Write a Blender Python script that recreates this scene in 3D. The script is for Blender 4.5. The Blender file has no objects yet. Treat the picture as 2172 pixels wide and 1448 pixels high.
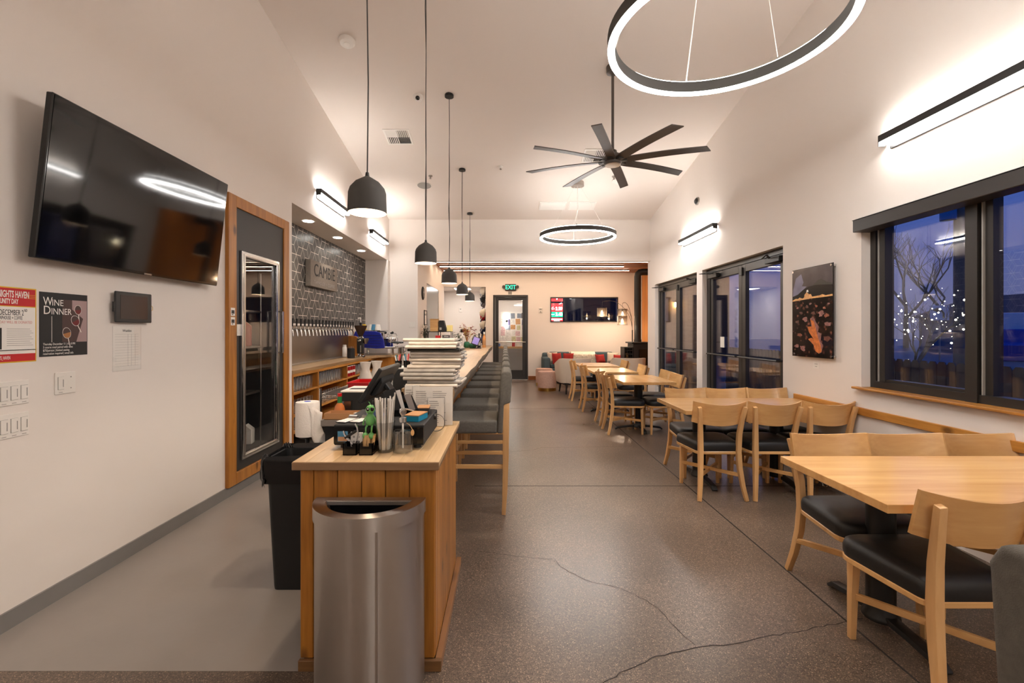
import bpy, bmesh, math, random
from mathutils import Vector, Matrix
random.seed(7)
PI = math.pi
SC = bpy.context.scene
COL = SC.collection

# ---------------------------------------------------------------- camera, sky, exposure
cd = bpy.data.cameras.new('camera'); cam = bpy.data.objects.new('camera', cd); COL.objects.link(cam)
cam.location = (0, 0, 1.42); cam.rotation_euler = (PI/2, 0, 0)
cd.sensor_width = 36.0; cd.lens = 985*36/2172
cd.shift_x = (1086-1071)/2172; cd.shift_y = -(724-702)/2172
cd.clip_start = 0.05; cd.clip_end = 300
SC.camera = cam
vs = SC.view_settings
SC.display_settings.display_device = 'sRGB'
vs.view_transform = 'Standard'; vs.look = 'None'; vs.gamma = 1.0; vs.use_curve_mapping = False
vs.exposure = 1.32
RING = 42.0      # radiance of the ring lamps
STRIP = 22.0     # wall strip lights
LED = 15.0        # warm led lines in the lounge ceiling
PEND = 12.0       # watts of one pendant bulb
w = bpy.data.worlds.new('dusk'); SC.world = w; w.use_nodes = True
nt = w.node_tree; bg = nt.nodes['Background']
tc = nt.nodes.new('ShaderNodeTexCoord'); sx = nt.nodes.new('ShaderNodeSeparateXYZ'); rp = nt.nodes.new('ShaderNodeValToRGB')
nt.links.new(tc.outputs['Generated'], sx.inputs[0]); nt.links.new(sx.outputs['Z'], rp.inputs['Fac']); nt.links.new(rp.outputs['Color'], bg.inputs['Color'])
rp.color_ramp.elements[0].color = (.06, .065, .13, 1); rp.color_ramp.elements[0].position = 0.0
rp.color_ramp.elements[1].color = (.005, .045, .25, 1); rp.color_ramp.elements[1].position = 0.35
bg.inputs['Strength'].default_value = 0.85

# ---------------------------------------------------------------- helpers
def lin(c):
    return tuple(((v/255)/12.92 if v/255 <= .04045 else ((v/255+.055)/1.055)**2.4) for v in c)
class MB:
    def __init__(s): s.v = []; s.f = []
    def add(s, vs, fs):
        o = len(s.v); s.v += [tuple(p) for p in vs]; s.f += [tuple(i+o for i in f) for f in fs]; return s
    def box(s, x0, x1, y0, y1, z0, z1):
        return s.add([(x0,y0,z0),(x1,y0,z0),(x1,y1,z0),(x0,y1,z0),(x0,y0,z1),(x1,y0,z1),(x1,y1,z1),(x0,y1,z1)],
                     [(0,3,2,1),(4,5,6,7),(0,1,5,4),(1,2,6,5),(2,3,7,6),(3,0,4,7)])
    def mbox(s, m, sx, sy, sz):
        b = MB().box(-sx/2,sx/2,-sy/2,sy/2,-sz/2,sz/2)
        return s.add([m @ Vector(p) for p in b.v], b.f)
    def bar(s, a, b, wx, wz, up=(0,0,1)):
        a = Vector(a); b = Vector(b); d = b-a; L = d.length; d.normalize(); u = Vector(up)
        if abs(d.dot(u)) > .99: u = Vector((0,1,0))
        r = d.cross(u).normalized(); u = r.cross(d).normalized()
        m = Matrix((r, d, u)).transposed().to_4x4(); m.translation = (a+b)/2
        return s.mbox(m, wx, L, wz)
    def cyl(s, a, b, r0, r1=None, n=16, cap=True):
        if r1 is None: r1 = r0
        return s.tube([a, b], [r0, r1], n, cap)
    def tube(s, pts, r, n=8, cap=True):
        pts = [Vector(p) for p in pts]; k = len(pts)
        rr = r if isinstance(r, (list, tuple)) else [r]*k
        rings = []; pr = None
        for i, p in enumerate(pts):
            d = (pts[min(i+1, k-1)]-pts[max(i-1, 0)]).normalized()
            if pr is None:
                u = Vector((0,0,1)) if abs(d.z) < .9 else Vector((1,0,0)); e = d.cross(u).normalized()
            else:
                e = (pr - d*pr.dot(d)).normalized()
            pr = e; g = d.cross(e)
            rings.append([p+(e*math.cos(2*PI*j/n)+g*math.sin(2*PI*j/n))*rr[i] for j in range(n)])
        vs = [q for R in rings for q in R]; fs = []
        for i in range(k-1):
            for j in range(n):
                a = i*n+j; b = i*n+(j+1) % n; fs.append((a, b, b+n, a+n))
        if cap: fs.append(tuple(range(n-1, -1, -1))); fs.append(tuple((k-1)*n+j for j in range(n)))
        return s.add(vs, fs)
    def rectsweep(s, pts, w_, h_, side=(1,0,0), cap=True):
        """rectangular section swept; w_ along side, h_ across"""
        pts = [Vector(p) for p in pts]; k = len(pts); sd = Vector(side); vs = []
        ww = w_ if isinstance(w_, (list, tuple)) else [w_]*k; hh = h_ if isinstance(h_, (list, tuple)) else [h_]*k
        for i, p in enumerate(pts):
            d = (pts[min(i+1, k-1)]-pts[max(i-1, 0)]).normalized(); e = (sd-d*sd.dot(d)).normalized(); g = d.cross(e)
            for a, b in ((-1,-1),(1,-1),(1,1),(-1,1)): vs.append(p+e*a*ww[i]/2+g*b*hh[i]/2)
        fs = []
        for i in range(k-1):
            for j in range(4):
                a = i*4+j; b = i*4+(j+1) % 4; fs.append((a, b, b+4, a+4))
        if cap: fs.append((3,2,1,0)); fs.append(tuple((k-1)*4+j for j in range(4)))
        return s.add(vs, fs)
    def lathe(s, prof, n=20, c=(0,0,0), cap=True, axis='Z'):
        k = len(prof); vs = []
        for r, z in prof:
            for j in range(n):
                a = 2*PI*j/n; p = (r*math.cos(a), r*math.sin(a), z)
                if axis == 'Y': p = (p[0], p[2], -p[1])
                if axis == 'X': p = (p[2], p[0], p[1])
                vs.append((p[0]+c[0], p[1]+c[1], p[2]+c[2]))
        fs = []
        for i in range(k-1):
            for j in range(n):
                a = i*n+j; b = i*n+(j+1) % n; fs.append((a, b, b+n, a+n))
        if cap: fs.append(tuple(range(n-1, -1, -1))); fs.append(tuple((k-1)*n+j for j in range(n)))
        return s.add(vs, fs)
    def prism(s, poly, a, b, axis='Z'):
        """polygon extruded from a to b along axis; poly 2-D in the other two axes (XY, XZ, YZ)"""
        n = len(poly)
        def q(u, v, t): return (u, v, t) if axis == 'Z' else ((u, t, v) if axis == 'Y' else (t, u, v))
        vs = [q(u, v, a) for u, v in poly]+[q(u, v, b) for u, v in poly]
        return s.add(vs, [tuple(range(n-1, -1, -1)), tuple(range(n, 2*n))]+[(i, (i+1) % n, (i+1) % n+n, i+n) for i in range(n)])
    def ball(s, c, r, n=12, m=8, sc=(1,1,1)):
        prof = [(max(1e-4, math.sin(PI*i/m)), -math.cos(PI*i/m)) for i in range(m+1)]
        b = MB().lathe(prof, n)
        return s.add([(c[0]+p[0]*r*sc[0], c[1]+p[1]*r*sc[1], c[2]+p[2]*r*sc[2]) for p in b.v], b.f)
    def ring(s, c, r0, r1, z0, z1, n=64):
        vs = []
        for r, z in ((r0,z0),(r1,z0),(r1,z1),(r0,z1)):
            vs += [(c[0]+r*math.cos(2*PI*j/n), c[1]+r*math.sin(2*PI*j/n), c[2]+z) for j in range(n)]
        fs = []
        for q in range(4):
            for j in range(n):
                a = q*n+j; b = q*n+(j+1) % n; c2 = ((q+1) % 4)*n+(j+1) % n; d = ((q+1) % 4)*n+j; fs.append((a, b, c2, d))
        return s.add(vs, fs)
    def xf(s, m): s.v = [tuple(m @ Vector(p)) for p in s.v]; return s
    def mesh(s, name, mt, smooth=None, bev=0, seg=1):
        me = bpy.data.meshes.new(name)
        me.from_pydata(s.v, [], s.f)
        bm = bmesh.new(); bm.from_mesh(me)
        bmesh.ops.recalc_face_normals(bm, faces=bm.faces)
        if bev:
            es = [e for e in bm.edges if len(e.link_faces) == 2 and e.calc_face_angle(0) > .5]
            bmesh.ops.bevel(bm, geom=es, offset=bev, segments=seg, profile=.6, affect='EDGES', clamp_overlap=True)
        bm.to_mesh(me); bm.free()
        if mt: me.materials.append(mt)
        if smooth:
            me.polygons.foreach_set('use_smooth', [True]*len(me.polygons)); me.set_sharp_from_angle(angle=smooth)
        return me
    def build(s, name, mt, parent=None, smooth=None, bev=0, seg=1, loc=None, rot=None):
        o = bpy.data.objects.new(name, s.mesh(name, mt, smooth, bev, seg)); COL.objects.link(o)
        if parent: o.parent = parent
        if loc: o.location = loc
        if rot: o.rotation_euler = rot
        return o
S = .7  # default smooth angle
def tag(o, label=None, cat=None, group=None, kind=None):
    if label: o['label'] = label
    if cat: o['category'] = cat
    if group: o['group'] = group
    if kind: o['kind'] = kind
    return o
def thing(name, label, cat, loc=(0,0,0), rz=0, group=None):
    o = bpy.data.objects.new(name, None); COL.objects.link(o); o.empty_display_size = .05
    o.location = loc; o.rotation_euler = (0, 0, rz)
    return tag(o, label, cat, group)
KIDS = {}
def copy_tree(o, parent=None):
    c = o.copy(); COL.objects.link(c)
    if parent: c.parent = parent
    for ch in o.children: copy_tree(ch, c)
    return c
def dup(o, label, loc, rz=None, group=None, scale=None):
    c = copy_tree(o); c.location = loc; c['label'] = label
    if rz is not None: c.rotation_euler = (0, 0, rz)
    if group: c['group'] = group
    if scale: c.scale = scale if isinstance(scale, tuple) else (scale,)*3
    return c
def struct(o): o['kind'] = 'structure'; return o
ORD = ['first','second','third','fourth','fifth','sixth','seventh','eighth','ninth','tenth','eleventh','twelfth','thirteenth','fourteenth','fifteenth','sixteenth','seventeenth','eighteenth','nineteenth','twentieth','twenty-first','twenty-second','twenty-third','twenty-fourth','twenty-fifth','twenty-sixth']

# ---------------------------------------------------------------- materials
def mat(name, col, rough=.5, metal=0, spec=.5, emit=None, estr=1, bump=0, bscale=200, var=0, vscale=4):
    m = bpy.data.materials.new(name); m.use_nodes = True; nt = m.node_tree; b = nt.nodes['Principled BSDF']
    c = (*lin(col), 1)
    b.inputs['Base Color'].default_value = c; b.inputs['Roughness'].default_value = rough; b.inputs['Metallic'].default_value = metal
    b.inputs['Specular IOR Level'].default_value = spec
    if emit: b.inputs['Emission Color'].default_value = (*emit, 1); b.inputs['Emission Strength'].default_value = estr
    if bump or var:
        t = nt.nodes.new('ShaderNodeTexCoord')
    if var:
        n = nt.nodes.new('ShaderNodeTexNoise'); n.inputs['Scale'].default_value = vscale; n.inputs['Detail'].default_value = 6
        nt.links.new(t.outputs['Object'], n.inputs['Vector'])
        r = nt.nodes.new('ShaderNodeValToRGB'); r.color_ramp.elements[0].position = .3; r.color_ramp.elements[1].position = .7
        r.color_ramp.elements[0].color = (*[v*(1-var) for v in c[:3]], 1); r.color_ramp.elements[1].color = (*[min(1, v*(1+var)) for v in c[:3]], 1)
        nt.links.new(n.outputs['Fac'], r.inputs['Fac']); nt.links.new(r.outputs['Color'], b.inputs['Base Color'])
    if bump:
        n2 = nt.nodes.new('ShaderNodeTexNoise'); n2.inputs['Scale'].default_value = bscale; n2.inputs['Detail'].default_value = 4
        bp = nt.nodes.new('ShaderNodeBump'); bp.inputs['Strength'].default_value = bump; bp.inputs['Distance'].default_value = .01
        nt.links.new(t.outputs['Object'], n2.inputs['Vector']); nt.links.new(n2.outputs['Fac'], bp.inputs['Height']); nt.links.new(bp.outputs['Normal'], b.inputs['Normal'])
    return m
def wood(name, c0, c1, axis='X', rough=.35, freq=14, knots=0, spec=.5):
    m = bpy.data.materials.new(name); m.use_nodes = True; nt = m.node_tree; N = nt.nodes; Lk = nt.links; b = N['Principled BSDF']
    t = N.new('ShaderNodeTexCoord'); oi = N.new('ShaderNodeObjectInfo'); mp = N.new('ShaderNodeMapping')
    sc = [freq]*3; sc['XYZ'.index(axis)] = freq*.07; mp.inputs['Scale'].default_value = sc
    cx = N.new('ShaderNodeVectorMath'); cx.operation = 'SCALE'; cx.inputs[0].default_value = (3.1, 5.7, 9.3); Lk.new(oi.outputs['Random'], cx.inputs['Scale'])
    ad = N.new('ShaderNodeVectorMath'); ad.operation = 'ADD'; Lk.new(t.outputs['Object'], ad.inputs[0]); Lk.new(cx.outputs[0], ad.inputs[1]); Lk.new(ad.outputs[0], mp.inputs['Vector'])
    n = N.new('ShaderNodeTexNoise'); n.inputs['Scale'].default_value = 1; n.inputs['Detail'].default_value = 5; n.inputs['Distortion'].default_value = .8; Lk.new(mp.outputs[0], n.inputs['Vector'])
    n2 = N.new('ShaderNodeTexNoise'); n2.inputs['Scale'].default_value = 5; n2.inputs['Detail'].default_value = 3; Lk.new(mp.outputs[0], n2.inputs['Vector'])
    mx = N.new('ShaderNodeMix'); mx.inputs['Factor'].default_value = .3; Lk.new(n.outputs['Fac'], mx.inputs['A']); Lk.new(n2.outputs['Fac'], mx.inputs['B'])
    r = N.new('ShaderNodeValToRGB'); r.color_ramp.elements[0].position = .32; r.color_ramp.elements[1].position = .68
    r.color_ramp.elements[0].color = (*lin(c0), 1); r.color_ramp.elements[1].color = (*lin(c1), 1); Lk.new(mx.outputs['Result'], r.inputs['Fac'])
    hs = N.new('ShaderNodeHueSaturation'); mr = N.new('ShaderNodeMapRange'); mr.inputs['To Min'].default_value = .86; mr.inputs['To Max'].default_value = 1.12
    Lk.new(oi.outputs['Random'], mr.inputs['Value']); Lk.new(mr.outputs[0], hs.inputs['Value']); Lk.new(r.outputs['Color'], hs.inputs['Color'])
    out = hs.outputs['Color']
    if knots:
        v = N.new('ShaderNodeTexVoronoi'); mk = N.new('ShaderNodeMapping'); ks = [knots]*3; ks['XYZ'.index(axis)] = knots*.55; mk.inputs['Scale'].default_value = ks
        Lk.new(ad.outputs[0], mk.inputs['Vector']); Lk.new(mk.outputs[0], v.inputs['Vector']); v.inputs['Scale'].default_value = 1
        kr = N.new('ShaderNodeValToRGB'); kr.color_ramp.elements[0].position = .06; kr.color_ramp.elements[0].color = (.16, .12, .1, 1); kr.color_ramp.elements[1].position = .16; kr.color_ramp.elements[1].color = (1, 1, 1, 1)
        Lk.new(v.outputs['Distance'], kr.inputs['Fac'])
        mm = N.new('ShaderNodeMix'); mm.data_type = 'RGBA'; mm.blend_type = 'MULTIPLY'; mm.inputs['Factor'].default_value = .8
        Lk.new(out, mm.inputs['A']); Lk.new(kr.outputs['Color'], mm.inputs['B']); out = mm.outputs['Result']
    Lk.new(out, b.inputs['Base Color']); b.inputs['Roughness'].default_value = rough; b.inputs['Specular IOR Level'].default_value = spec
    return m
def glass(name, tint=(1,1,1), ior=1.5, rough=0.0, extra=0.0):
    m = bpy.data.materials.new(name); m.use_nodes = True; nt = m.node_tree; N = nt.nodes; N.remove(N['Principled BSDF'])
    tr = N.new('ShaderNodeBsdfTransparent'); tr.inputs['Color'].default_value = (*tint, 1); gl = N.new('ShaderNodeBsdfGlossy'); gl.inputs['Roughness'].default_value = rough
    fr = N.new('ShaderNodeFresnel'); ge = N.new('ShaderNodeNewGeometry'); mr = N.new('ShaderNodeMapRange'); mr.inputs['To Min'].default_value = ior; mr.inputs['To Max'].default_value = 1/ior
    nt.links.new(ge.outputs['Backfacing'], mr.inputs['Value']); nt.links.new(mr.outputs[0], fr.inputs['IOR']); ms = N.new('ShaderNodeMixShader')
    if extra:
        a = N.new('ShaderNodeMath'); a.operation = 'ADD'; a.use_clamp = True; a.inputs[1].default_value = extra
        nt.links.new(fr.outputs[0], a.inputs[0]); nt.links.new(a.outputs[0], ms.inputs['Fac'])
    else: nt.links.new(fr.outputs[0], ms.inputs['Fac'])
    nt.links.new(tr.outputs[0], ms.inputs[1]); nt.links.new(gl.outputs[0], ms.inputs[2]); nt.links.new(ms.outputs[0], N['Material Output'].inputs['Surface'])
    return m
def emis(name, col, s):
    m = bpy.data.materials.new(name); m.use_nodes = True; nt = m.node_tree; b = nt.nodes['Principled BSDF']
    b.inputs['Base Color'].default_value = (*[min(1, v) for v in col], 1); b.inputs['Emission Color'].default_value = (*col, 1); b.inputs['Emission Strength'].default_value = s
    return m
def alpha(m, a):
    m.node_tree.nodes['Principled BSDF'].inputs['Alpha'].default_value = a; return m
M = {}
M['wall'] = mat('wall_paint', (230, 221, 213), .75, bump=.08, bscale=9)
M['ceil'] = mat('ceiling_paint', (226, 215, 206), .8, bump=.12, bscale=6)
M['white'] = mat('white_plastic', (232, 226, 218), .4)
M['black'] = mat('black_metal', (26, 25, 24), .45)
M['bronze'] = mat('dark_bronze', (40, 36, 33), .4)
M['fanmetal'] = mat('fan_metal', (80, 72, 66), .45)
M['blackgloss'] = mat('black_gloss', (8, 8, 8), .12)
M['blackmatte'] = mat('black_matte', (20, 20, 20), .7)
M['charcoal'] = mat('charcoal_shade', (70, 67, 63), .75)
M['pwhite'] = mat('shade_inside', (245, 240, 230), .5)
M['chrome'] = mat('chrome', (215, 215, 215), .12, 1)
M['steel'] = mat('brushed_steel', (172, 166, 158), .3, 1)
M['gray'] = mat('gray_base', (128, 124, 120), .5)
M['paper'] = mat('white_paper', (240, 234, 226), .6)
M['red'] = mat('red_plastic', (190, 14, 18), .35)
M['glass'] = glass('window_glass')
M['clear'] = glass('clear_glass', (.94,.945,.94), 1.5, .05, .12)
M['glassware'] = glass('glassware', (.96,.965,.96), 1.5, .30, .20)
M['acrylic'] = glass('acrylic_sheet', (.985,.985,.985), 1.4, 0, 0)
M['maple'] = wood('maple', (203, 152, 95), (222, 176, 120), 'Z', .38, 10)
M['mapleX'] = wood('maple_top', (201, 150, 92), (223, 176, 116), 'X', .22, 9)
M['mapleY'] = wood('maple_top_deep', (201, 150, 92), (223, 176, 116), 'Y', .22, 9)
M['pine'] = wood('stained_pine', (156, 94, 30), (200, 134, 56), 'Z', .4, 16, 5)
M['pineY'] = wood('stained_pine_rail', (158, 100, 40), (198, 138, 62), 'Y', .4, 16, 5)
M['pineX'] = wood('stained_pine_across', (120, 62, 22), (160, 92, 38), 'X', .45, 14, 4)
M['cedar'] = wood('cedar_slat', (186, 112, 40), (222, 150, 72), 'Z', .45, 14)
M['butcher'] = wood('butcher_block', (186, 150, 104), (222, 190, 146), 'X', .35, 12, 2)
M['butcherY'] = wood('bar_plank', (128, 100, 70), (180, 148, 108), 'Y', .34, 9)
M['stave'] = wood('block_stave', (184, 148, 102), (218, 186, 142), 'Y', .35, 12, 2)
M['stavedge'] = wood('block_edge', (112, 82, 54), (146, 112, 80), 'X', .45, 12, 3)
M['edge'] = wood('live_edge', (82, 72, 62), (116, 102, 86), 'Y', .6, 14)
M['blackseat'] = mat('black_vinyl', (22, 21, 20), .5, bump=.05, bscale=60)
M['grayfab'] = mat('gray_fabric', (107, 102, 94), .95, spec=.2, bump=.25, bscale=500, var=.12, vscale=60)
M['tile'] = mat('dark_tile', (62, 59, 56), .36, var=.06, vscale=6)
M['grout'] = mat('white_grout', (236, 228, 218), .8)
M['ring'] = emis('ring_glow', (1, .97, .94), RING)
M['ring2'] = emis('ring_uplight', (1, .97, .94), RING*.38)
M['strip'] = emis('strip_glow', (1, .965, .93), STRIP)
M['led'] = emis('led_glow', (1, .76, .55), LED)
M['soft'] = emis('soft_panel', (1, .96, .91), 11)
M['down'] = emis('downlight_glow', (1, .95, .86), 14)
M['bulb'] = emis('bulb_glow', (1, .80, .58), 20)
# ---------------------------------------------------------------- floor
def concrete():
    m = bpy.data.materials.new('polished_concrete'); m.use_nodes = True; nt = m.node_tree; N = nt.nodes; L = nt.links; b = N['Principled BSDF']
    t = N.new('ShaderNodeTexCoord')
    big = N.new('ShaderNodeTexNoise'); big.inputs['Scale'].default_value = .9; big.inputs['Detail'].default_value = 5
    r1 = N.new('ShaderNodeValToRGB'); r1.color_ramp.elements[0].position = .35; r1.color_ramp.elements[1].position = .7
    r1.color_ramp.elements[0].color = (*lin((98, 85, 74)), 1); r1.color_ramp.elements[1].color = (*lin((134, 117, 103)), 1)
    sp = N.new('ShaderNodeTexVoronoi'); sp.inputs['Scale'].default_value = 300
    r2 = N.new('ShaderNodeValToRGB'); e = r2.color_ramp.elements
    e[0].position = 0; e[0].color = (.35, .32, .30, 1); e[1].position = .75; e[1].color = (1.0, .98, .96, 1)
    x = e.new(.93); x.color = (1.1, 1.05, 1, 1); x = e.new(.975); x.color = (2.6, 2.5, 2.3, 1)
    s2 = N.new('ShaderNodeTexNoise'); s2.inputs['Scale'].default_value = 60; s2.inputs['Detail'].default_value = 8; s2.inputs['Roughness'].default_value = .8
    r3 = N.new('ShaderNodeValToRGB'); r3.color_ramp.elements[0].position = .35; r3.color_ramp.elements[0].color = (.72, .7, .68, 1); r3.color_ramp.elements[1].position = .65; r3.color_ramp.elements[1].color = (1.2, 1.2, 1.2, 1)
    for n in (big, sp, s2): L.new(t.outputs['Object'], n.inputs['Vector'])
    L.new(big.outputs['Fac'], r1.inputs['Fac'])
    sep = N.new('ShaderNodeSeparateColor'); L.new(sp.outputs['Color'], sep.inputs[0]); L.new(sep.outputs[0], r2.inputs['Fac']); L.new(s2.outputs['Fac'], r3.inputs['Fac'])
    a = N.new('ShaderNodeMix'); a.data_type = 'RGBA'; a.blend_type = 'MULTIPLY'; a.inputs['Factor'].default_value = 1; L.new(r1.outputs['Color'], a.inputs['A']); L.new(r2.outputs['Color'], a.inputs['B'])
    c = N.new('ShaderNodeMix'); c.data_type = 'RGBA'; c.blend_type = 'MULTIPLY'; c.inputs['Factor'].default_value = 1; L.new(a.outputs['Result'], c.inputs['A']); L.new(r3.outputs['Color'], c.inputs['B'])
    L.new(c.outputs['Result'], b.inputs['Base Color'])
    rr = N.new('ShaderNodeMapRange'); rr.inputs['To Min'].default_value = .2; rr.inputs['To Max'].default_value = .42; L.new(big.outputs['Fac'], rr.inputs['Value']); L.new(rr.outputs[0], b.inputs['Roughness'])
    return m
M['concrete'] = concrete()
M['graypaint'] = mat('gray_floor_paint', (148, 140, 133), .36, var=.07, vscale=1.6, bump=.05, bscale=30)
M['joint'] = mat('floor_joint', (44, 38, 34), .8)
fl = MB(); fl.box(-4, 3.2, -4, 9.6, -.1, 0); fl.box(-4.4, 4.3, 9.6, 16.5, -.1, 0)
floor = struct(fl.build('floor', M['concrete']))
MB().box(-2.37, -.86, 1.94, 9.5, 0, .001).build('painted_area', M['graypaint'], floor)
def joint(x0, x1, y0, y1): MB().box(x0, x1, y0, y1, 0, .0008).build('joint', M['joint'], floor)
joint(-.28, 2.97, 4.255, 4.265); joint(1.668, 1.678, .8, 9.5); joint(-.28, 2.97, 8.52, 8.53); joint(-.9, 2.97, 12.8, 12.81)
def crack(pts, w_):
    rnd = random.Random(3); P = []
    for (x0, y0), (x1, y1) in zip(pts, pts[1:]):
        n = max(2, int(math.hypot(x1-x0, y1-y0)/.03))
        for i in range(n):
            t = i/n; P.append((x0+(x1-x0)*t+rnd.uniform(-.006, .006), y0+(y1-y0)*t+rnd.uniform(-.006, .006)))
    P.append(pts[-1]); vs = []; fs = []
    for i, p in enumerate(P):
        q0 = P[max(0, i-1)]; q1 = P[min(len(P)-1, i+1)]; d = Vector((q1[0]-q0[0], q1[1]-q0[1])).normalized(); k = w_*rnd.uniform(.5, 1)/2
        vs += [(p[0]-d.y*k, p[1]+d.x*k, .0009), (p[0]+d.y*k, p[1]-d.x*k, .0009)]
    for i in range(len(P)-1): fs.append((2*i, 2*i+1, 2*i+3, 2*i+2))
    b = MB(); b.add(vs, fs); b.build('crack', M['joint'], floor)
def fp(x, y): Y = 1398.7/(y-702); return ((x-1071)/985*Y, Y)
crack([fp(*p) for p in ((1280,1448),(1330,1420),(1392,1392),(1440,1380),(1500,1371),(1560,1364),(1640,1348),(1700,1338),(1790,1318),(1830,1312))], .006)
crack([fp(*p) for p in ((1010,1168),(1048,1172),(1095,1180),(1175,1186),(1190,1203),(1235,1226),(1256,1236),(1300,1243),(1345,1260),(1395,1288),(1430,1330),(1475,1368))], .004)
crack([fp(*p) for p in ((1080,958),(1130,954),(1148,949),(1250,948),(1340,946))], .005)
M['kerb'] = mat('gray_cove', (126, 122, 119), .45, var=.06, vscale=5)
XL, XR = -2.37, 2.97
def zc(y): return 3.70+.178*(9.5-y)
# ---------------------------------------------------------------- walls
b = MB(); X0 = -2.82
b.box(X0, XL, -4, 4.13, 0, 5.6); b.box(X0, XL, 4.78, 5.165, 0, 5.6); b.box(X0, XL, 4.13, 4.78, 0, .29); b.box(X0, XL, 4.13, 4.78, 2.12, 5.6)
b.box(X0, XL, 5.165, 9.5, 2.85, 5.0)
wl = struct(b.build('wall_left', M['wall']))
MB().box(XL, XL+.012, -4, 3.94, 0, .088).build('baseboard_cove', M['kerb'], wl)
bl = struct(MB().box(XL, XL+.012, 3.94, 5.165, 0, .088).build('baseboard_left', M['kerb']))
# niche back wall with rhombic tiles
b = MB(); b.box(-2.95, -2.8, 5.165, 9.32, 0, 2.85)
wn = struct(b.build('wall_niche', M['grout']))
def clip(poly, y0, y1, z0, z1):
    for ax, lim, sg in ((0, y0, 1), (0, y1, -1), (1, z0, 1), (1, z1, -1)):
        out = []
        for i, p in enumerate(poly):
            q = poly[(i+1) % len(poly)]; a = (p[ax]-lim)*sg; c = (q[ax]-lim)*sg
            if a >= 0: out.append(p)
            if a*c < 0: t = a/(a-c); out.append((p[0]+(q[0]-p[0])*t, p[1]+(q[1]-p[1])*t))
        poly = out
        if len(poly) < 3: return []
    return poly
s = .134; h_ = s*math.sqrt(3)
tn = 0; tmesh = {}; hidden = MB()
for i in range(-6, 17):
    for j in range(-6, 2):
        cy = 6.23-s+1.5*s*i; cz = 2.68+h_*(j+(.5 if i % 2 else 0))
        hx = [(cy+s*math.cos(PI/3*k), cz+s*math.sin(PI/3*k)) for k in range(6)]
        for k in (0, 2, 4):
            rh = [(cy, cz), hx[k], hx[(k+1) % 6], hx[(k+2) % 6]]
            g = (sum(p[0] for p in rh)/4, sum(p[1] for p in rh)/4)
            rh = [(g[0]+(p[0]-g[0])*.93, g[1]+(p[1]-g[1])*.93) for p in rh]
            rc = clip(rh, 5.17, 9.31, 1.52, 2.845)
            if not rc: continue
            if g[0] < 6.0: hidden.prism(rc, -2.8, -2.7988, 'X'); continue
            full = len(rc) == 4 and all(abs(rc[m][0]-rh[m][0])+abs(rc[m][1]-rh[m][1]) < 1e-6 for m in range(4))
            if full:
                if k not in tmesh: tmesh[k] = MB().prism([(p[0]-cy, p[1]-cz) for p in rh], 0, .0012, 'X').mesh('tile', M['tile'])
                o = bpy.data.objects.new('tile', tmesh[k]); COL.objects.link(o); o.location = (-2.8, cy, cz)
            else: o = MB().prism(rc, -2.8, -2.7988, 'X').build('tile', M['tile'])
            o.parent = wn; tn += 1
hidden.build('tile_field', M['tile'], wn)['kind'] = 'stuff'
# wall facing the camera with the wide opening to the lounge
b = MB(); b.box(-2.95, -1.784, 9.5, 9.65, 0, 4.0); b.box(-1.784, 4.2, 9.5, 9.65, 2.85, 4.0); b.box(-2.95, -2.35, 9.32, 9.5, 0, 2.85)
b.box(3.17, 4.2, 9.5, 9.65, 0, 2.85); struct(b.build('wall_header', M['wall']))
# right wall with window and two door openings
b = MB(); X1 = XR+.2
b.box(XR, X1, -4, 1.2, 0, 5.6); b.box(XR, X1, 1.2, 3.87, 0, .945); b.box(XR, X1, 1.2, 3.87, 2.335, 5.6); b.box(XR, X1, 3.87, 4.96, 0, 5.4)
b.box(XR, X1, 4.96, 6.99, 2.335, 5.2); b.box(XR, X1, 6.99, 7.19, 0, 5); b.box(XR, X1, 7.19, 9.19, 2.335, 5); b.box(XR, X1, 9.19, 9.65, 0, 4.6)
wr = struct(b.build('wall_right', M['wall']))
struct(MB().box(-2.9, 3.2, -4.2, -4, 0, 5.6).build('wall_behind', M['wall']))
ce = MB(); pz = [(9.7, zc(9.7)), (1.0, zc(1.0)), (-4.2, zc(1.0)), (-4.2, zc(1.0)+.2), (1.0, zc(1.0)+.2), (9.7, zc(9.7)+.2)]
ce.prism(pz, -2.9, 3.2, 'X'); ceil = struct(ce.build('ceiling', M['ceil']))
# ---------------------------------------------------------------- lounge beyond the opening
b = MB(); b.box(-1.95, -1.784, 9.65, 10.59, 0, 3.4); b.box(-1.95, -1.784, 12.55, 13.58, 0, 3.4); b.box(-1.95, -1.784, 10.59, 12.55, 2.52, 3.4)
struct(b.build('wall_lounge_left', M['wall']))
b = MB(); yb, ye = 13.58, 13.73
b.box(-.565, -.345, yb, ye, 0, 3.4); b.box(-2.1, -.565, yb, ye, 2.716, 3.4); b.box(-.345, .672, yb, ye, 2.475, 3.4)
b.box(.672, 1.327, yb, ye, 0, 3.4); b.box(1.327, 3.306, yb, ye, 0, 1.682); b.box(1.327, 3.306, yb, ye, 2.412, 3.4); b.box(3.306, 4.2, yb, ye, 0, 3.4)
struct(b.build('wall_back', M['wall']))
wlr = struct(MB().box(4.03, 4.2, 9.5, 13.58, 0, 3.4).build('wall_lounge_right', M['wall']))
slat = MB().box(0, .025, .004, .089, .1, 3.1).mesh('cedar_board', M['cedar'])
for i in range(42):
    o = bpy.data.objects.new('board', slat); COL.objects.link(o); o.location = (4.005, 9.66+i*.0932, 0); o.parent = wlr
lc = struct(MB().box(-1.95, 4.2, 9.65, 13.73, 3.22, 3.4).build('ceiling_lounge', M['blackmatte']))
M['pineC'] = wood('lounge_ceiling_board', (112, 58, 22), (158, 90, 40), 'X', .5, 12, 3)
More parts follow.
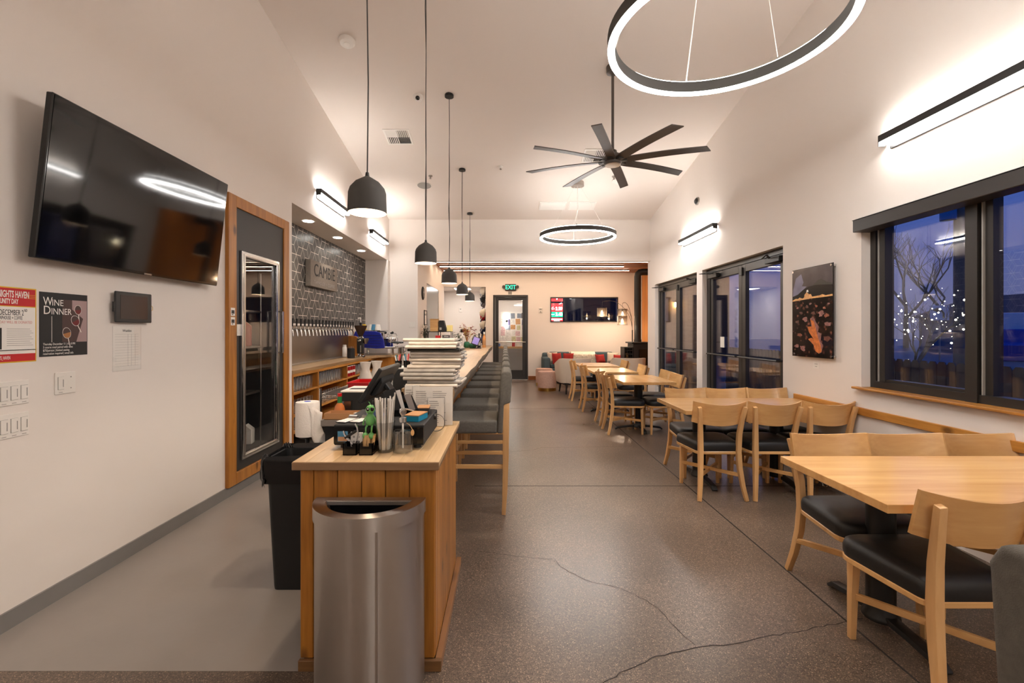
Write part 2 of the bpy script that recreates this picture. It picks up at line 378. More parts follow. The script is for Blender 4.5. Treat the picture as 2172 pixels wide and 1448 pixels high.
for i in range(10):
    y = 9.70+i*.395
    if any(abs(y+.19-q) < .05 for q in ()): continue
    MB().box(-1.78, 4.0, y, y+.36, 3.13+.0, 3.2).build('board', M['pineC'], lc)
for k, (y, x1) in enumerate(((11.32, 3.95), (12.14, 3.1), (12.93, 3.45))):
    t = thing('light_strip', ['warm light line in the timber ceiling nearest the header', 'middle warm light line in the timber ceiling, stopping short', 'warm light line in the timber ceiling nearest the far wall'][k], 'light strip', (0, y, 3.1), group='warm light lines in the lounge ceiling')
    MB().box(-1.7, x1, -.03, .03, .004, .03).build('channel', M['bronze'], t); MB().box(-1.7, x1, -.022, .022, -.004, .004).build('diffuser', M['led'], t)
dd = struct(MB().box(-1.83, -1.795, 10.595, 12.545, .005, 2.515).build('door_5', mat('gray_door', (112, 109, 105), .22)))
MB().box(-1.795, -1.785, 12.44, 12.49, .98, 1.12).build('handle_plate', M['steel'], dd); MB().cyl((-1.79, 12.465, 1.05), (-1.74, 12.465, 1.05), .011, n=8).build('handle', M['steel'], dd)
# corridor and the rooms seen through openings
M['graywall'] = mat('gray_room', (150, 146, 142), .8)
b = MB(); b.box(-2.15, -2.0, 13.73, 15.3, 0, 2.72); b.box(-2.15, -.4, 15.3, 15.45, 0, 2.72); b.box(-.5, -.4, 13.73, 15.3, 0, 2.72); b.box(-2.15, -.4, 13.73, 15.45, 2.72, 2.8)
struct(b.build('wall_corridor', M['wall']))
b = MB(); b.box(-.4, -.36, 13.73, 16, 0, 2.8); b.box(.95, 1.05, 13.73, 16, 0, 2.8); b.box(-.4, 1.05, 15.9, 16, 0, 2.8); b.box(-.4, 1.05, 13.73, 16, 2.62, 2.8)
struct(b.build('wall_office', M['wall']))
def cpanel(name, label, loc, sx, sy, group=None):
    t = thing(name, label, 'ceiling light', loc, group=group)
    MB().box(-sx/2, sx/2, -sy/2, sy/2, -.005, 0).build('frame', M['white'], t); MB().box(-sx/2+.015, sx/2-.015, -sy/2+.015, sy/2-.015, -.0065, -.0051).build('diffuser', M['soft'], t)
cpanel('ceiling_panel', 'added ceiling light that brightens the back corridor', (-1.3, 14.3, 2.72), .5, .5)  # added glowing panel that brightens the corridor wall, no known fixture there
cpanel('ceiling_panel', 'white ceiling light seen through the glass exit door', (.2, 15.0, 2.62), .5, .3)
# timber baseboards in the lounge
struct(MB().box(.68, 4.0, 13.55, 13.58, 0, .11).build('baseboard_back', M['pineX']))
# chair rail and window sill on the right wall
struct(MB().box(XR-.022, XR, -1.0, 4.75, .722, .785).build('trim_1', M['pineY'], bev=.003))
struct(MB().box(XR-.05, XR+.09, 1.15, 3.92, .938, .956).build('trim_2', M['pineY'], bev=.004))
# ---------------------------------------------------------------- walk-in cooler door
tr = MB(); y0, y1, z0, z1 = 3.93, 5.03, .088, 2.6; fw = .115
d1 = struct(MB().box(XL, XL+.018, y0+fw, y1-fw, z0+fw, z1-.1).build('door_1', None)) if False else None
MB2 = MB(); MB2.box(XL, XL+.035, y0, y0+fw, z0, z1); MB2.box(XL, XL+.035, y1-fw, y1, z0, z1); MB2.box(XL, XL+.035, y0+fw, y1-fw, z1-.1, z1); MB2.box(XL, XL+.035, y0+fw, y1-fw, z0, z0+.1)
d1 = struct(MB2.build('door_1', M['pine'], bev=.003))
def side_frame(x0, x1, ya, yb_, za, zb, w_): # rectangular frame in the YZ plane
    m = MB(); m.box(x0, x1, ya, ya+w_, za, zb); m.box(x0, x1, yb_-w_, yb_, za, zb); m.box(x0, x1, ya+w_, yb_-w_, zb-w_, zb); m.box(x0, x1, ya+w_, yb_-w_, za, za+w_); return m
M['slate'] = mat('slate_panel', (46, 44, 43), .5)
m = side_frame(XL, XL+.02, y0+fw, y1-fw, z0+.1, z1-.1, .001); m = MB()
m.box(XL, XL+.02, y0+fw, 4.13, .19, 2.5); m.box(XL, XL+.02, 4.78, y1-fw, .19, 2.5); m.box(XL, XL+.02, 4.13, 4.78, 2.12, 2.5); m.box(XL, XL+.02, 4.13, 4.78, .19, .29)
m.build('door_panel', M['slate'], d1)
ch = side_frame(XL+.02, XL+.045, 4.115, 4.795, .275, 2.135, .05).build('chrome_frame', M['chrome'], d1, bev=.006)
side_frame(XL+.045, XL+.052, 4.14, 4.77, .30, 2.11, .014).build('bead', M['steel'], ch)
MB().box(XL+.012, XL+.018, 4.16, 4.75, .32, 2.09).build('pane', M['glass'], d1)
h = MB(); h.tube([(XL+.05, 4.765, 1.62), (XL+.09, 4.765, 1.62), (XL+.09, 4.765, 1.2), (XL+.05, 4.765, 1.2)], .011, 8); h.build('handle', M['chrome'], d1, smooth=S)
o = MB().box(XL+.02, XL+.026, 4.065, 4.115, 1.38, 1.48).build('outlet_plate', M['white'], d1)
for z in (1.41, 1.45): MB().cyl((XL+.026, 4.09, z), (XL+.0275, 4.09, z), .013).build('socket', M['paper'], o)
for k, z in enumerate((1.47, 1.55)):
    t = tag(MB().box(XL+.035, XL+.0365, 3.955, 4.015, z, z+.07).build('sticker', M['paper']), ['small black and white sticker on the timber door frame, lower of two', 'small black and white sticker on the timber door frame, upper of two'][k], 'sticker', 'stickers on the timber door frame')
    MB().box(XL+.0365, XL+.037, 3.963, 4.007, z+.02, z+.05).build('print', M['black'], t); MB().box(XL+.0365, XL+.037, 3.968, 3.99, z+.008, z+.015).build('print', M['black'], t)
ck = MB(); ck.box(-3.7, -3.6, 3.9, 5.0, .1, 2.3); ck.box(-3.7, -2.82, 3.8, 3.9, .1, 2.3); ck.box(-3.7, -2.82, 5.0, 5.1, .1, 2.3); ck.box(-3.7, -2.82, 3.8, 5.1, 2.3, 2.4); ck.box(-3.7, -2.82, 3.8, 5.1, 0, .1); ck.box(-2.83, -2.375, 4.764, 4.779, .30, 2.11); ck.box(-2.83, -2.375, 4.131, 4.146, .30, 2.11); ck.box(-2.83, -2.375, 4.131, 4.779, .291, .302); ck.box(-2.83, -2.375, 4.131, 4.779, 2.108, 2.119)
struct(ck.build('wall_cooler', mat('cooler_lining', (22, 22, 23), .7)))
t = thing('cooler_rack', 'dim steel rack of shelves inside the glass-fronted cooler', 'rack', (-2.62, 4.455, .303)); t.scale = (.7, .62, 1)
for z in (.5, .95, 1.3): MB().box(-.2, .2, -.45, .45, z, z+.02).build('shelf', M['steel'], t)
for x in (-.19, .19):
    for y in (-.44, .44): MB().cyl((x, y, 0), (x, y, 1.7), .012).build('post', M['steel'], t)
for k, (y, z, c, h) in enumerate(((4.30, .204, (196,188,170), .16), (4.46, .204, (120,70,40), .2), (4.62, .204, (206,200,190), .14), (4.38, .724, (60,80,60), .22), (4.58, 1.174, (150,30,30), .2))):
    t = thing('stored_carton', '%s package on a shelf behind the cooler glass' % ['cream', 'brown', 'white', 'dark green', 'red'][k], 'package', (-2.57, y, z+.1), .1*k, 'packages inside the cooler'); MB().box(-.06,.06,-.05,.05,0,h).build('carton', mat('carton_%s' % ORD[k], c, .6), t, bev=.004); MB().prism([(-.06,h),(.06,h),(0,h+.05)], -.05, .05, 'Y').build('gable_top', mat('carton_top_%s' % ORD[k], c, .6), t)
# ---------------------------------------------------------------- window and glazed doors on the right
M['gap'] = mat('track_gray', (150, 146, 140), .5)
wi = MB(); xa, xb = XR+.075, XR+.16
ya, yb_ = 1.2, 3.87; za, zb = .956, 2.335
wi = struct(side_frame(xa, xb, ya, yb_, za, zb, .055).build('window_1', M['bronze']))
for (p, q) in ((2.92, 3.064),): 
    MB().box(xa-.01, xb, 2.985, 3.064, za, zb).build('mullion', M['bronze'], wi); MB().box(xa+.02, xb, 2.915, 2.985, za, zb).build('mullion', M['bronze'], wi)
    MB().box(xa+.005, xa+.03, 2.962, 2.972, za, zb).build('track', M['gap'], wi)
MB().box(xa+.005, xa+.03, 3.79, 3.80, za, zb).build('track', M['gap'], wi)
MB().box(xa+.01, xb, 3.735, 3.785, za+.05, zb).build('sash', M['bronze'], wi)
MB().box(xa, xb, 2.03, 2.10, za, zb).build('mullion', M['bronze'], wi)
for (p, q) in ((3.06, 3.74), (2.10, 2.92), (1.25, 2.03)): MB().box(xa+.04, xa+.046, p, q, za+.03, zb-.05).build('pane', M['glass'], wi); MB().box(xa+.062, xa+.068, p, q, za+.03, zb-.05).build('pane', M['glass'], wi)
MB().box(xa+.02, xb, 3.06, 3.74, za+.05, za+.075).build('rail', M['bronze'], wi)
t = thing('roller_shade', 'long dark roller shade cassette along the top of the window', 'blind', (XR, 2.5, 2.24))
MB().box(-.07, .07, -1.3, 1.375, 0, .098).build('cassette', M['bronze'], t, bev=.004); MB().box(-.073, .07, -1.3, 1.378, .098, .102).build('cap', M['black'], t)
def doorpair(nm, y0, y1):
    x0, x1 = XR+.07, XR+.15; zt = 2.335
    m = MB(); m.box(x0, x1, y0, y0+.1, 0, zt); m.box(x0, x1, y1-.1, y1, 0, zt); m.box(x0, x1, y0+.1, y1-.1, zt-.06, zt)
    d = struct(m.build(nm, M['bronze'])); ym = (y0+y1)/2
    for k, (a, c) in enumerate(((y0+.1, ym-.002), (ym+.002, y1-.1))):
        st = .085
        m = MB(); m.box(x0+.01, x1-.02, a, a+st, 0.01, zt-.063); m.box(x0+.01, x1-.02, c-st, c, .01, zt-.063); m.box(x0+.01, x1-.02, a+st, c-st, zt-.16, zt-.063); m.box(x0+.01, x1-.02, a+st, c-st, .01, .26)
        lf = m.build('door_leaf', M['bronze'], d, bev=.003)
        MB().box(x0+.035, x0+.043, a+st-.01, c-st+.01, .25, zt-.15).build('pane', M['glass'], lf); MB().box(x0+.052, x0+.058, a+st-.01, c-st+.01, .25, zt-.15).build('pane', M['glass'], lf)
        z = 1.09; MB().tube([(x0+.01, a+.03, z), (x0-.06, a+.03, z), (x0-.06, c-.03, z), (x0+.01, c-.03, z)], .012, 8).build('push_bar', M['black'], lf, smooth=S)
        hy = a+.02 if k == 0 else c-.02; sg = 1 if k == 0 else -1
        cl = MB().box(x0-.045, x0+.005, min(hy, hy+sg*.28), max(hy, hy+sg*.28), zt-.145, zt-.085).build('closer', M['black'], lf, bev=.004)
        ar = MB(); ar.bar((x0-.03, hy+sg*.2, zt-.09), (x0-.17, hy+sg*.02, zt-.075), .02, .008); ar.bar((x0-.17, hy+sg*.02, zt-.075), (x0-.01, hy+sg*.4, zt-.065), .02, .008); ar.build('closer_arm', M['black'], lf)
    MB().box(x0-.01, x0+.01, ym-.03, ym+.03, zt-.2, zt-.1).build('latch', M['black'], d, bev=.003)
    return d
dA = doorpair('door_2', 4.96, 6.99); dB = doorpair('door_3', 7.19, 9.19)
tag(MB().box(XR+.10, XR+.1012, 6.50, 6.62, 1.19, 1.34).build('door_notice', M['paper']), 'blank white notice taped inside the glass of the nearer double door', 'notice')
# exit door in the far wall
m = MB(); xa, xb = -.345, .672; zt = 2.475; y = 13.56
m.box(xa, xa+.055, y, 13.72, 0, zt); m.box(xb-.055, xb, y, 13.72, 0, zt); m.box(xa+.055, xb-.055, y, 13.72, zt-.06, zt)
d4 = struct(m.build('door_4', M['bronze'], bev=.004))
m = MB(); a, c = xa+.06, xb-.06; m.box(a, a+.1, y+.04, y+.09, .02, zt-.065); m.box(c-.1, c, y+.04, y+.09, .02, zt-.065); m.box(a+.1, c-.1, y+.04, y+.09, zt-.15, zt-.065); m.box(a+.1, c-.1, y+.04, y+.09, .02, .28)
lf = m.build('door_leaf', M['bronze'], d4, bev=.003)
MB().box(a+.09, c-.09, y+.062, y+.068, .27, zt-.14).build('pane', M['glass'], lf)
MB().tube([(a+.02, y+.04, 1.1), (a+.02, y-.03, 1.1), (c-.02, y-.03, 1.1), (c-.02, y+.04, 1.1)], .014, 8).build('push_bar', M['steel'], lf, smooth=S)
MB().box(a+.1, a+.4, y-.01, y+.04, zt-.13, zt-.07).build('closer', M['black'], lf, bev=.004)
MB().box(xa, xb, 13.55, 13.75, 0, .015).build('threshold', M['steel'], d4)
# window in the far wall
m = MB(); xa, xb, za, zb = 1.327, 3.306, 1.682, 2.412; f = .03
m.box(xa, xa+f, 13.56, 13.7, za, zb); m.box(xb-f, xb, 13.56, 13.7, za, zb); m.box(xa+f, xb-f, 13.56, 13.7, zb-f, zb); m.box(xa+f, xb-f, 13.56, 13.7, za, za+f)
w2 = struct(m.build('window_2', M['bronze'])); MB().box(xa+f, xb-f, 13.64, 13.648, za+f, zb-f).build('pane', M['glass'], w2)
# ---------------------------------------------------------------- lamps
def ring_lamp(label, x, y, z, rot):
    t = thing('ring_lamp', label, 'lamp', (x, y, z), group='ring lamps hung from the sloped ceiling'); R = .65
    MB().ring((0,0,0), R-.045, R, .006, .076, 96).build('ring_body', M['charcoal'], t, smooth=S)
    MB().ring((0,0,0), R-.041, R-.004, -.004, .0058, 96).build('lower_diffuser', M['ring'], t, smooth=S)
    MB().ring((0,0,0), R-.036, R-.010, .0762, .084, 96).build('upper_diffuser', M['ring2'], t, smooth=S)
    zt = zc(y)-z
    can = MB().cyl((0, 0, zt-.06), (0, 0, zt+.02), .11, n=28).build('canopy', M['steel'], t, smooth=S)
    for k in range(3):
        a = rot+k*2*PI/3; p = (R-.022)*math.cos(a), (R-.022)*math.sin(a)
        c = MB().cyl((p[0], p[1], .08), (.05*math.cos(a), .05*math.sin(a), zt-.05), .0022, n=6).build('cable', M['white'], t)
        MB().cyl((p[0], p[1], .076), (p[0], p[1], .105), .009, n=8).build('gripper', M['steel'], c)
    MB().tube([(0, 0, zt-.06), (.04, .1, zt*.6), (-.02, .3, zt*.3), (.03, R-.02, .09)], .004, 6).build('cord', M['white'], t, smooth=S)
    return t
ring_lamp('thin black ring lamp hanging over the fan end nearest the viewer, cut by the frame', 1.25, 2.65, 3.09, .6)
ring_lamp('thin black ring lamp hanging before the header wall, beyond the fan', 1.25, 7.99, 3.02, .35)
ring_lamp('added ring lamp behind the viewer, lighting the counter fronts', 1.25, -2.69, 3.09, .6)  # unseen lamp, added to light counters and steel bin from the camera side
def strip(label, wallx, sg, y0, y1, z0):
    t = thing('wall_light', label, 'wall light', (wallx, (y0+y1)/2, z0), group='bar wall lights high on the side walls'); L = (y1-y0)/2
    MB().box(0, .012, -L, L, 0, .125).xf(Matrix.Diagonal((sg, 1, 1, 1))).build('backplate', M['black'], t)
    MB().box(.0125, .078, -L-.03, L+.03, .061, .112).xf(Matrix.Diagonal((sg, 1, 1, 1))).build('housing', M['black'], t)
    m = MB(); m.box(.0125, .075, -L-.035, -L-.03, .03, .11); m.box(.0125, .075, L+.03, L+.035, .03, .11)
    m.xf(Matrix.Diagonal((sg, 1, 1, 1))).build('face', M['black'], t)
    MB().box(.018, .072, -L-.028, L+.028, .042, .0605).xf(Matrix.Diagonal((sg, 1, 1, 1))).build('lower_diffuser', M['strip'], t)
    MB().box(.018, .066, -L-.028, L+.028, .1122, .116).xf(Matrix.Diagonal((sg, 1, 1, 1))).build('upper_diffuser', M['strip'], t)
strip('black bar light high on the wall above the window', XR, -1, 2.35, 3.57, 2.82)
strip('black bar light high on the wall above the double doors', XR, -1, 6.5, 7.72, 2.82)
strip('black bar light above the tiled niche, nearer of the pair', XL, 1, 5.83, 6.83, 3.09)
strip('black bar light above the tiled niche, next to the header wall', XL, 1, 8.12, 9.12, 3.09)
strip('added bar light on the long white wall behind the viewer', XL, 1, -1.6, -.6, 3.09)  # unseen fixture, added to light the room from behind the camera
strip('added bar light high on the window wall behind the viewer', XR, -1, -1.6, -.4, 2.82)  # also added out of view, light for surfaces facing the camera
# pendants over the bar
sh = [(.012,.185),(.02,.18),(.06,.155),(.085,.125),(.093,.10),(.096,.0),(.0925,.0),(.0895,.10),(.08,.122),(.055,.15),(.02,.172),(.004,.175)]
def pendant():
    t = thing('pendant_lamp', '', 'lamp', group='charcoal pendants in a row over the bar')
    MB().lathe(sh[:6], 40, cap=False).build('shade', M['charcoal'], t, smooth=.9)
    MB().lathe(sh[5:], 40, cap=False).build('shade_lining', M['pwhite'], t, smooth=.9)
    MB().cyl((0,0,.18), (0,0,.205), .012, .008).build('cap', M['black'], t, smooth=S)
    MB().ball((0,0,.07), .035).build('bulb', M['bulb'], t, smooth=3)
    return t
pl = ['charcoal pendant nearest the television, lowest in a long cord', 'second charcoal pendant along the bar, over the newspaper stack', 'third and middle charcoal pendant over the bar', 'fourth charcoal pendant along the bar', 'fifth charcoal pendant, deepest along the bar']
p0 = pendant()
PX = -.695
for k, y in enumerate((2.345, 4.08, 5.79, 7.55, 9.2)):
    p = p0 if k == 0 else copy_tree(p0); p['label'] = pl[k]; p.location = (PX, y, 2.015)
    zt = zc(y)-2.015; r = random.Random(k)
    MB().tube([(0,0,.2)]+[(r.uniform(-.006,.006), r.uniform(-.006,.006), .2+(zt-.2)*q/6) for q in range(1, 6)]+[(0,0,zt)], .0035, 6).build('cord', M['charcoal'], p, smooth=S)
    MB().cyl((0,0,zt-.025), (0,0,zt+.03), .055, n=24).build('canopy', M['black'], p, smooth=S)
    ld = bpy.data.lights.new('pendant_glow', 'SPOT'); ld.energy = PEND; ld.color = (1, .80, .6); ld.shadow_soft_size = .03; ld.spot_size = 2.4; ld.spot_blend = .4
    lo = bpy.data.objects.new('pendant_glow', ld); COL.objects.link(lo); lo.location = (PX, y, 2.04)
# niche downlights
for k, y in enumerate((6.02, 7.08, 8.24)):
    t = thing('downlight', ['recessed round downlight in the niche soffit nearest the pillar', 'middle recessed downlight in the niche soffit', 'recessed downlight in the niche soffit farthest along'][k], 'downlight', (-2.55, y, 2.85), group='downlights in the niche soffit')
    MB().cyl((0,0,-.006), (0,0,0), .085, n=28).build('trim_ring', M['white'], t, smooth=S); MB().cyl((0,0,-.009), (0,0,-.0062), .065, n=28).build('lens', M['down'], t, smooth=S)
    ld = bpy.data.lights.new('downlight_beam', 'SPOT'); ld.energy = 9; ld.color = (1, .93, .84); ld.shadow_soft_size = .05; ld.spot_size = 1.75; ld.spot_blend = .6
    lo = bpy.data.objects.new('downlight_beam', ld); COL.objects.link(lo); lo.location = (-2.55, y, 2.83); lo.rotation_euler = (0, -.12, 0)
# ceiling fan
fx, fy, fz = 1.235, 5.32, 3.335
t = thing('ceiling_fan', 'large dark eight-blade ceiling fan on a long downrod', 'ceiling fan', (fx, fy, fz))
zt = zc(fy)-fz
MB().lathe([(.02, zt-.09), (.07, zt-.07), (.075, zt+.02)], 24).build('canopy', M['fanmetal'], t, smooth=S)
MB().cyl((0,0,.1), (0,0,zt-.05), .016).build('downrod', M['fanmetal'], t, smooth=S)
MB().lathe([(.03,.16),(.045,.15),(.05,.12),(.09,.10),(.105,.07),(.105,.02),(.09,-.005),(.02,-.005)], 32).build('motor', M['fanmetal'], t, smooth=S)
MB().lathe([(.085,-.006),(.09,-.012),(.085,-.02),(.01,-.022)], 32).build('hub_cap', M['steel'], t, smooth=S)
bl = MB(); pts = []
for i in range(9):
    q = i/8; pts.append((.08+.93*q, 0, .03+.012*math.sin(q*PI)))
vs = []; 
for (x, y, z), q in zip(pts, [i/8 for i in range(9)]):
    hw = .055 if q > .1 else .045; tl = -.22*(1-.4*q)
    for a, c in ((-1,-1),(1,-1),(1,1),(-1,1)): vs.append((x+(.02*a if q == 1 else 0), a*hw*math.cos(tl), z+a*hw*math.sin(tl)+c*.005))
bl.add(vs, [(i*4+j, i*4+(j+1) % 4, i*4+(j+1) % 4+4, i*4+j+4) for i in range(8) for j in range(4)]+[(3,2,1,0),(32,33,34,35)])
bm_ = bl.mesh('blade', M['fanmetal'])
brk = MB().box(.07, .16, -.03, .03, .015, .03).mesh('bracket', M['black'])
for k in range(8):
    o = bpy.data.objects.new('blade', bm_); COL.objects.link(o); o.parent = t; o.rotation_euler = (0, 0, -1.162+k*PI/4)
    o2 = bpy.data.objects.new('bracket', brk); COL.objects.link(o2); o2.parent = o
# ceiling fittings
def onceil(y): return Matrix.Translation((0, y, zc(y))) @ Matrix.Rotation(-math.atan(.178), 4, 'X')
def cthing(name, label, cat, x, y, group=None):
    t = thing(name, label, cat, (x, y, zc(y)), group=group); t.rotation_euler = (-math.atan(.178), 0, 0); return t
def ceil_at(px, py):
    k = (702-py)/985; Y = (3.70+.178*9.5-1.42)/(k+.178); return (px-1071)/985*Y, Y
x, y = ceil_at(736, 86); t = cthing('smoke_detector', 'round white smoke detector on the ceiling near the left wall', 'smoke detector', x, y)
MB().lathe([(.085,.01),(.085,-.02),(.07,-.04),(.01,-.045)], 28).build('body', M['white'], t, smooth=S); MB().cyl((0,0,-.046), (0,0,-.05), .03, n=20).build('button', M['paper'], t, smooth=S)
x, y = ceil_at(887, 204); t = cthing('dome_camera', 'white ceiling dome camera with a dark lens beside a pendant cord', 'camera', x, y)
MB().lathe([(.06,.005),(.06,-.02),(.045,-.05),(.01,-.06)], 24).build('body', M['white'], t, smooth=S); MB().ball((.0,-.03,-.045), .028, 16, 8).build('lens', M['blackgloss'], t, smooth=3)
def vent(label, px, py, sx, sy, cells):
    x, y = ceil_at(px, py); t = cthing('air_vent', label, 'vent', x, y)
    MB().box(-sx/2, sx/2, -sy/2, sy/2, -.004, .004).build('backing', M['blackmatte'], t)
    m = MB(); f = .025; m.box(-sx/2-f, sx/2+f, -sy/2-f, -sy/2, -.01, 0); m.box(-sx/2-f, sx/2+f, sy/2, sy/2+f, -.01, 0); m.box(-sx/2-f, -sx/2, -sy/2, sy/2, -.01, 0); m.box(sx/2, sx/2+f, -sy/2, sy/2, -.01, 0); m.build('frame', M['white'], t)
    for (cx, cy, w_, d_, ax) in cells:
        n = 6
        for i in range(n):
            if ax == 'Y': MB().bar((cx+w_*(i+.5)/n, cy, -.008), (cx+w_*(i+.5)/n, cy+d_, -.008), w_/n*.72, .002, (.6 if cx < 0 else -.6, 0, 1)).build('slat', M['white'], t)
            else: MB().bar((cx, cy+d_*(i+.5)/n, -.008), (cx+w_, cy+d_*(i+.5)/n, -.008), d_/n*.72, .002, (0, .6 if cy < 0 else -.6, 1)).build('slat', M['white'], t)
vent('square louvered ceiling vent between the pendants and the niche', 845, 290, .32, .32, [(-.16,-.16,.16,.16,'X'),(0,-.16,.16,.16,'Y'),(-.16,0,.16,.16,'Y'),(0,0,.16,.16,'X')])
vent('square louvered ceiling vent seen behind the fan hub', 1262, 330, .32, .32, [(-.16,-.16,.16,.16,'X'),(0,-.16,.16,.16,'Y'),(-.16,0,.16,.16,'Y'),(0,0,.16,.16,'X')])
for k, px in enumerate((1172, 1234)):
    vent(['wide pale return vent above the header, left one of two', 'wide pale return vent above the header, right one of two'][k], px, 436, .46, .3, [(-.23,-.15,.23,.3,'X'),(0,-.15,.23,.3,'X')])
for k, (px, py) in enumerate(((900, 393), (1314, 383))):
    x, y = ceil_at(px, py); t = cthing('ceiling_speaker', ['flush round gray speaker in the ceiling above the pendants', 'flush round pale speaker in the ceiling beyond the fan blades'][k], 'speaker', x, y)
    MB().cyl((0,0,-.006), (0,0,.002), .12, n=32).build('grille', M['gap'] if k == 0 else M['white'], t, smooth=S); MB().ring((0,0,0), .12, .128, -.008, .002, 32).build('rim', M['white'], t, smooth=S)
for k, (px, py) in enumerate(((913, 373), (1302, 374), (1062, 353))):
    x, y = ceil_at(px, py); t = cthing('sprinkler', ['small sprinkler head on the ceiling above the pendants', 'small sprinkler head on the ceiling under a fan blade tip', 'small white round sprinkler cover alone mid ceiling'][k], 'sprinkler', x, y)
    MB().lathe([(.035,.004),(.035,-.006),(.012,-.01),(.012,-.03)], 16).build('escutcheon', M['white'] if k == 2 else M['steel'], t, smooth=S); MB().cyl((0,0,-.045), (0,0,-.05), .018, n=12).build('deflector', M['steel'], t); MB().cyl((0,0,-.03), (0,0,-.046), .004, n=8).build('pin', M['steel'], t)
t = thing('wall_sensor', 'small black half-dome sensor high on the right wall', 'sensor', (XR, 7.15, 3.42))
MB().ball((0,0,0), .055, 16, 10, (1,1,1)).build('dome', M['black'], t, smooth=3); MB().ring((0,0,0), .045, .062, -.02, .02, 24).xf(Matrix.Rotation(PI/2, 4, 'Y')).build('collar', M['steel'], t, smooth=S)
# ---------------------------------------------------------------- dining chairs and tables
def chair():
    t = thing('dining_chair', '', 'chair')
    pth = [(-.268, 0), (-.238, .12), (-.212, .26), (-.20, .40), (-.208, .55), (-.232, .68), (-.258, .785)]
    for sx in (-1, 1):
        m = MB(); m.rectsweep([(sx*(.160+.036*((z-.41)/.4)**2), y, z) for y, z in pth], [.03, .033, .036, .038, .036, .033, .03], [.03, .036, .042, .044, .04, .034, .03])
        m.build('leg', M['maple'], t, smooth=.5, bev=.005, seg=2)
    for sx in (-1, 1):
        MB().rectsweep([(sx*.17, .205, 0), (sx*.167, .203, .2), (sx*.163, .198, .375)], [.026, .032, .037], [.026, .032, .037]).build('leg', M['maple'], t, smooth=.5, bev=.004, seg=2)
    def plan(k):
        P = []
        for (cx, cy, r, a0) in ((.225-.085, .245-.085, .085, 0), (-.225+.085, .245-.085, .085, 90), (-.19+.05, -.195+.05, .05, 180), (.19-.05, -.195+.05, .05, 270)):
            for i in range(6):
                a = math.radians(a0+90*i/5); P.append(((cx+r*math.cos(a))*k, (cy+r*math.sin(a))*k))
        return P
    MB().prism(plan(1), .372, .398, 'Z').build('seat_frame', M['mapleX'], t, bev=.004)
    cu = MB(); n = len(plan(1)); lv = [(.985, .398), (1.0, .412), (1.0, .44), (.975, .462), (.9, .474), (.6, .482)]
    vs = [(x, y, z) for k, z in lv for x, y in plan(k)]+[(0, .02, .484)]
    fs = [(i*n+j, i*n+(j+1) % n, (i+1)*n+(j+1) % n, (i+1)*n+j) for i in range(5) for j in range(n)]+[(5*n+j, 5*n+(j+1) % n, 6*n) for j in range(n)]+[tuple(range(n-1, -1, -1))]
    cu.add(vs, fs).build('seat', M['blackseat'], t, smooth=.9)
    # crossed stretchers
    MB().bar((-.182, -.215, .19), (.165, .2, .19), .02, .03).build('stretcher', M['mapleY'], t, bev=.002)
    MB().bar((.182, -.215, .20), (-.165, .2, .20), .02, .03).build('stretcher', M['mapleY'], t, bev=.002)
    # curved back panel
    vs = []; nx, nz = 14, 5
    for s_ in (0, 1):
        for j in range(nz+1):
            z = .645+.182*j/nz
            yp = -.222-.045*((z-.645)/.182) 
            for i in range(nx+1):
                x = -.222+.444*i/nx; u = x/.222
                vs.append((x, yp+.052-.072*(1-u*u)+(.0 if s_ == 0 else .017), z-.024*(1-u*u)))
    w_ = nx+1; o = (nz+1)*w_; fs = []
    for j in range(nz):
        for i in range(nx):
            a = j*w_+i; fs.append((a, a+1, a+1+w_, a+w_)); fs.append((a+o+w_, a+1+w_+o, a+1+o, a+o))
    for i in range(nx): fs.append((i, i+o, i+1+o, i+1)); a = nz*w_+i; fs.append((a, a+1, a+1+o, a+o))
    for j in range(nz): a = j*w_; fs.append((a, a+w_, a+w_+o, a+o)); a += nx; fs.append((a, a+o, a+w_+o, a+w_))
    MB().add(vs, fs).build('backrest', M['mapleX'], t, smooth=.6)
    return t
ch0 = chair(); used = [False]
def place(x, y, rz, label, group):
    if not used[0]: used[0] = True; c = ch0; c.location = (x, y, 0); c.rotation_euler = (0, 0, rz); c['label'] = label; c['group'] = group; return c
    return dup(ch0, label, (x, y, 0), rz, group)
TZ = .74
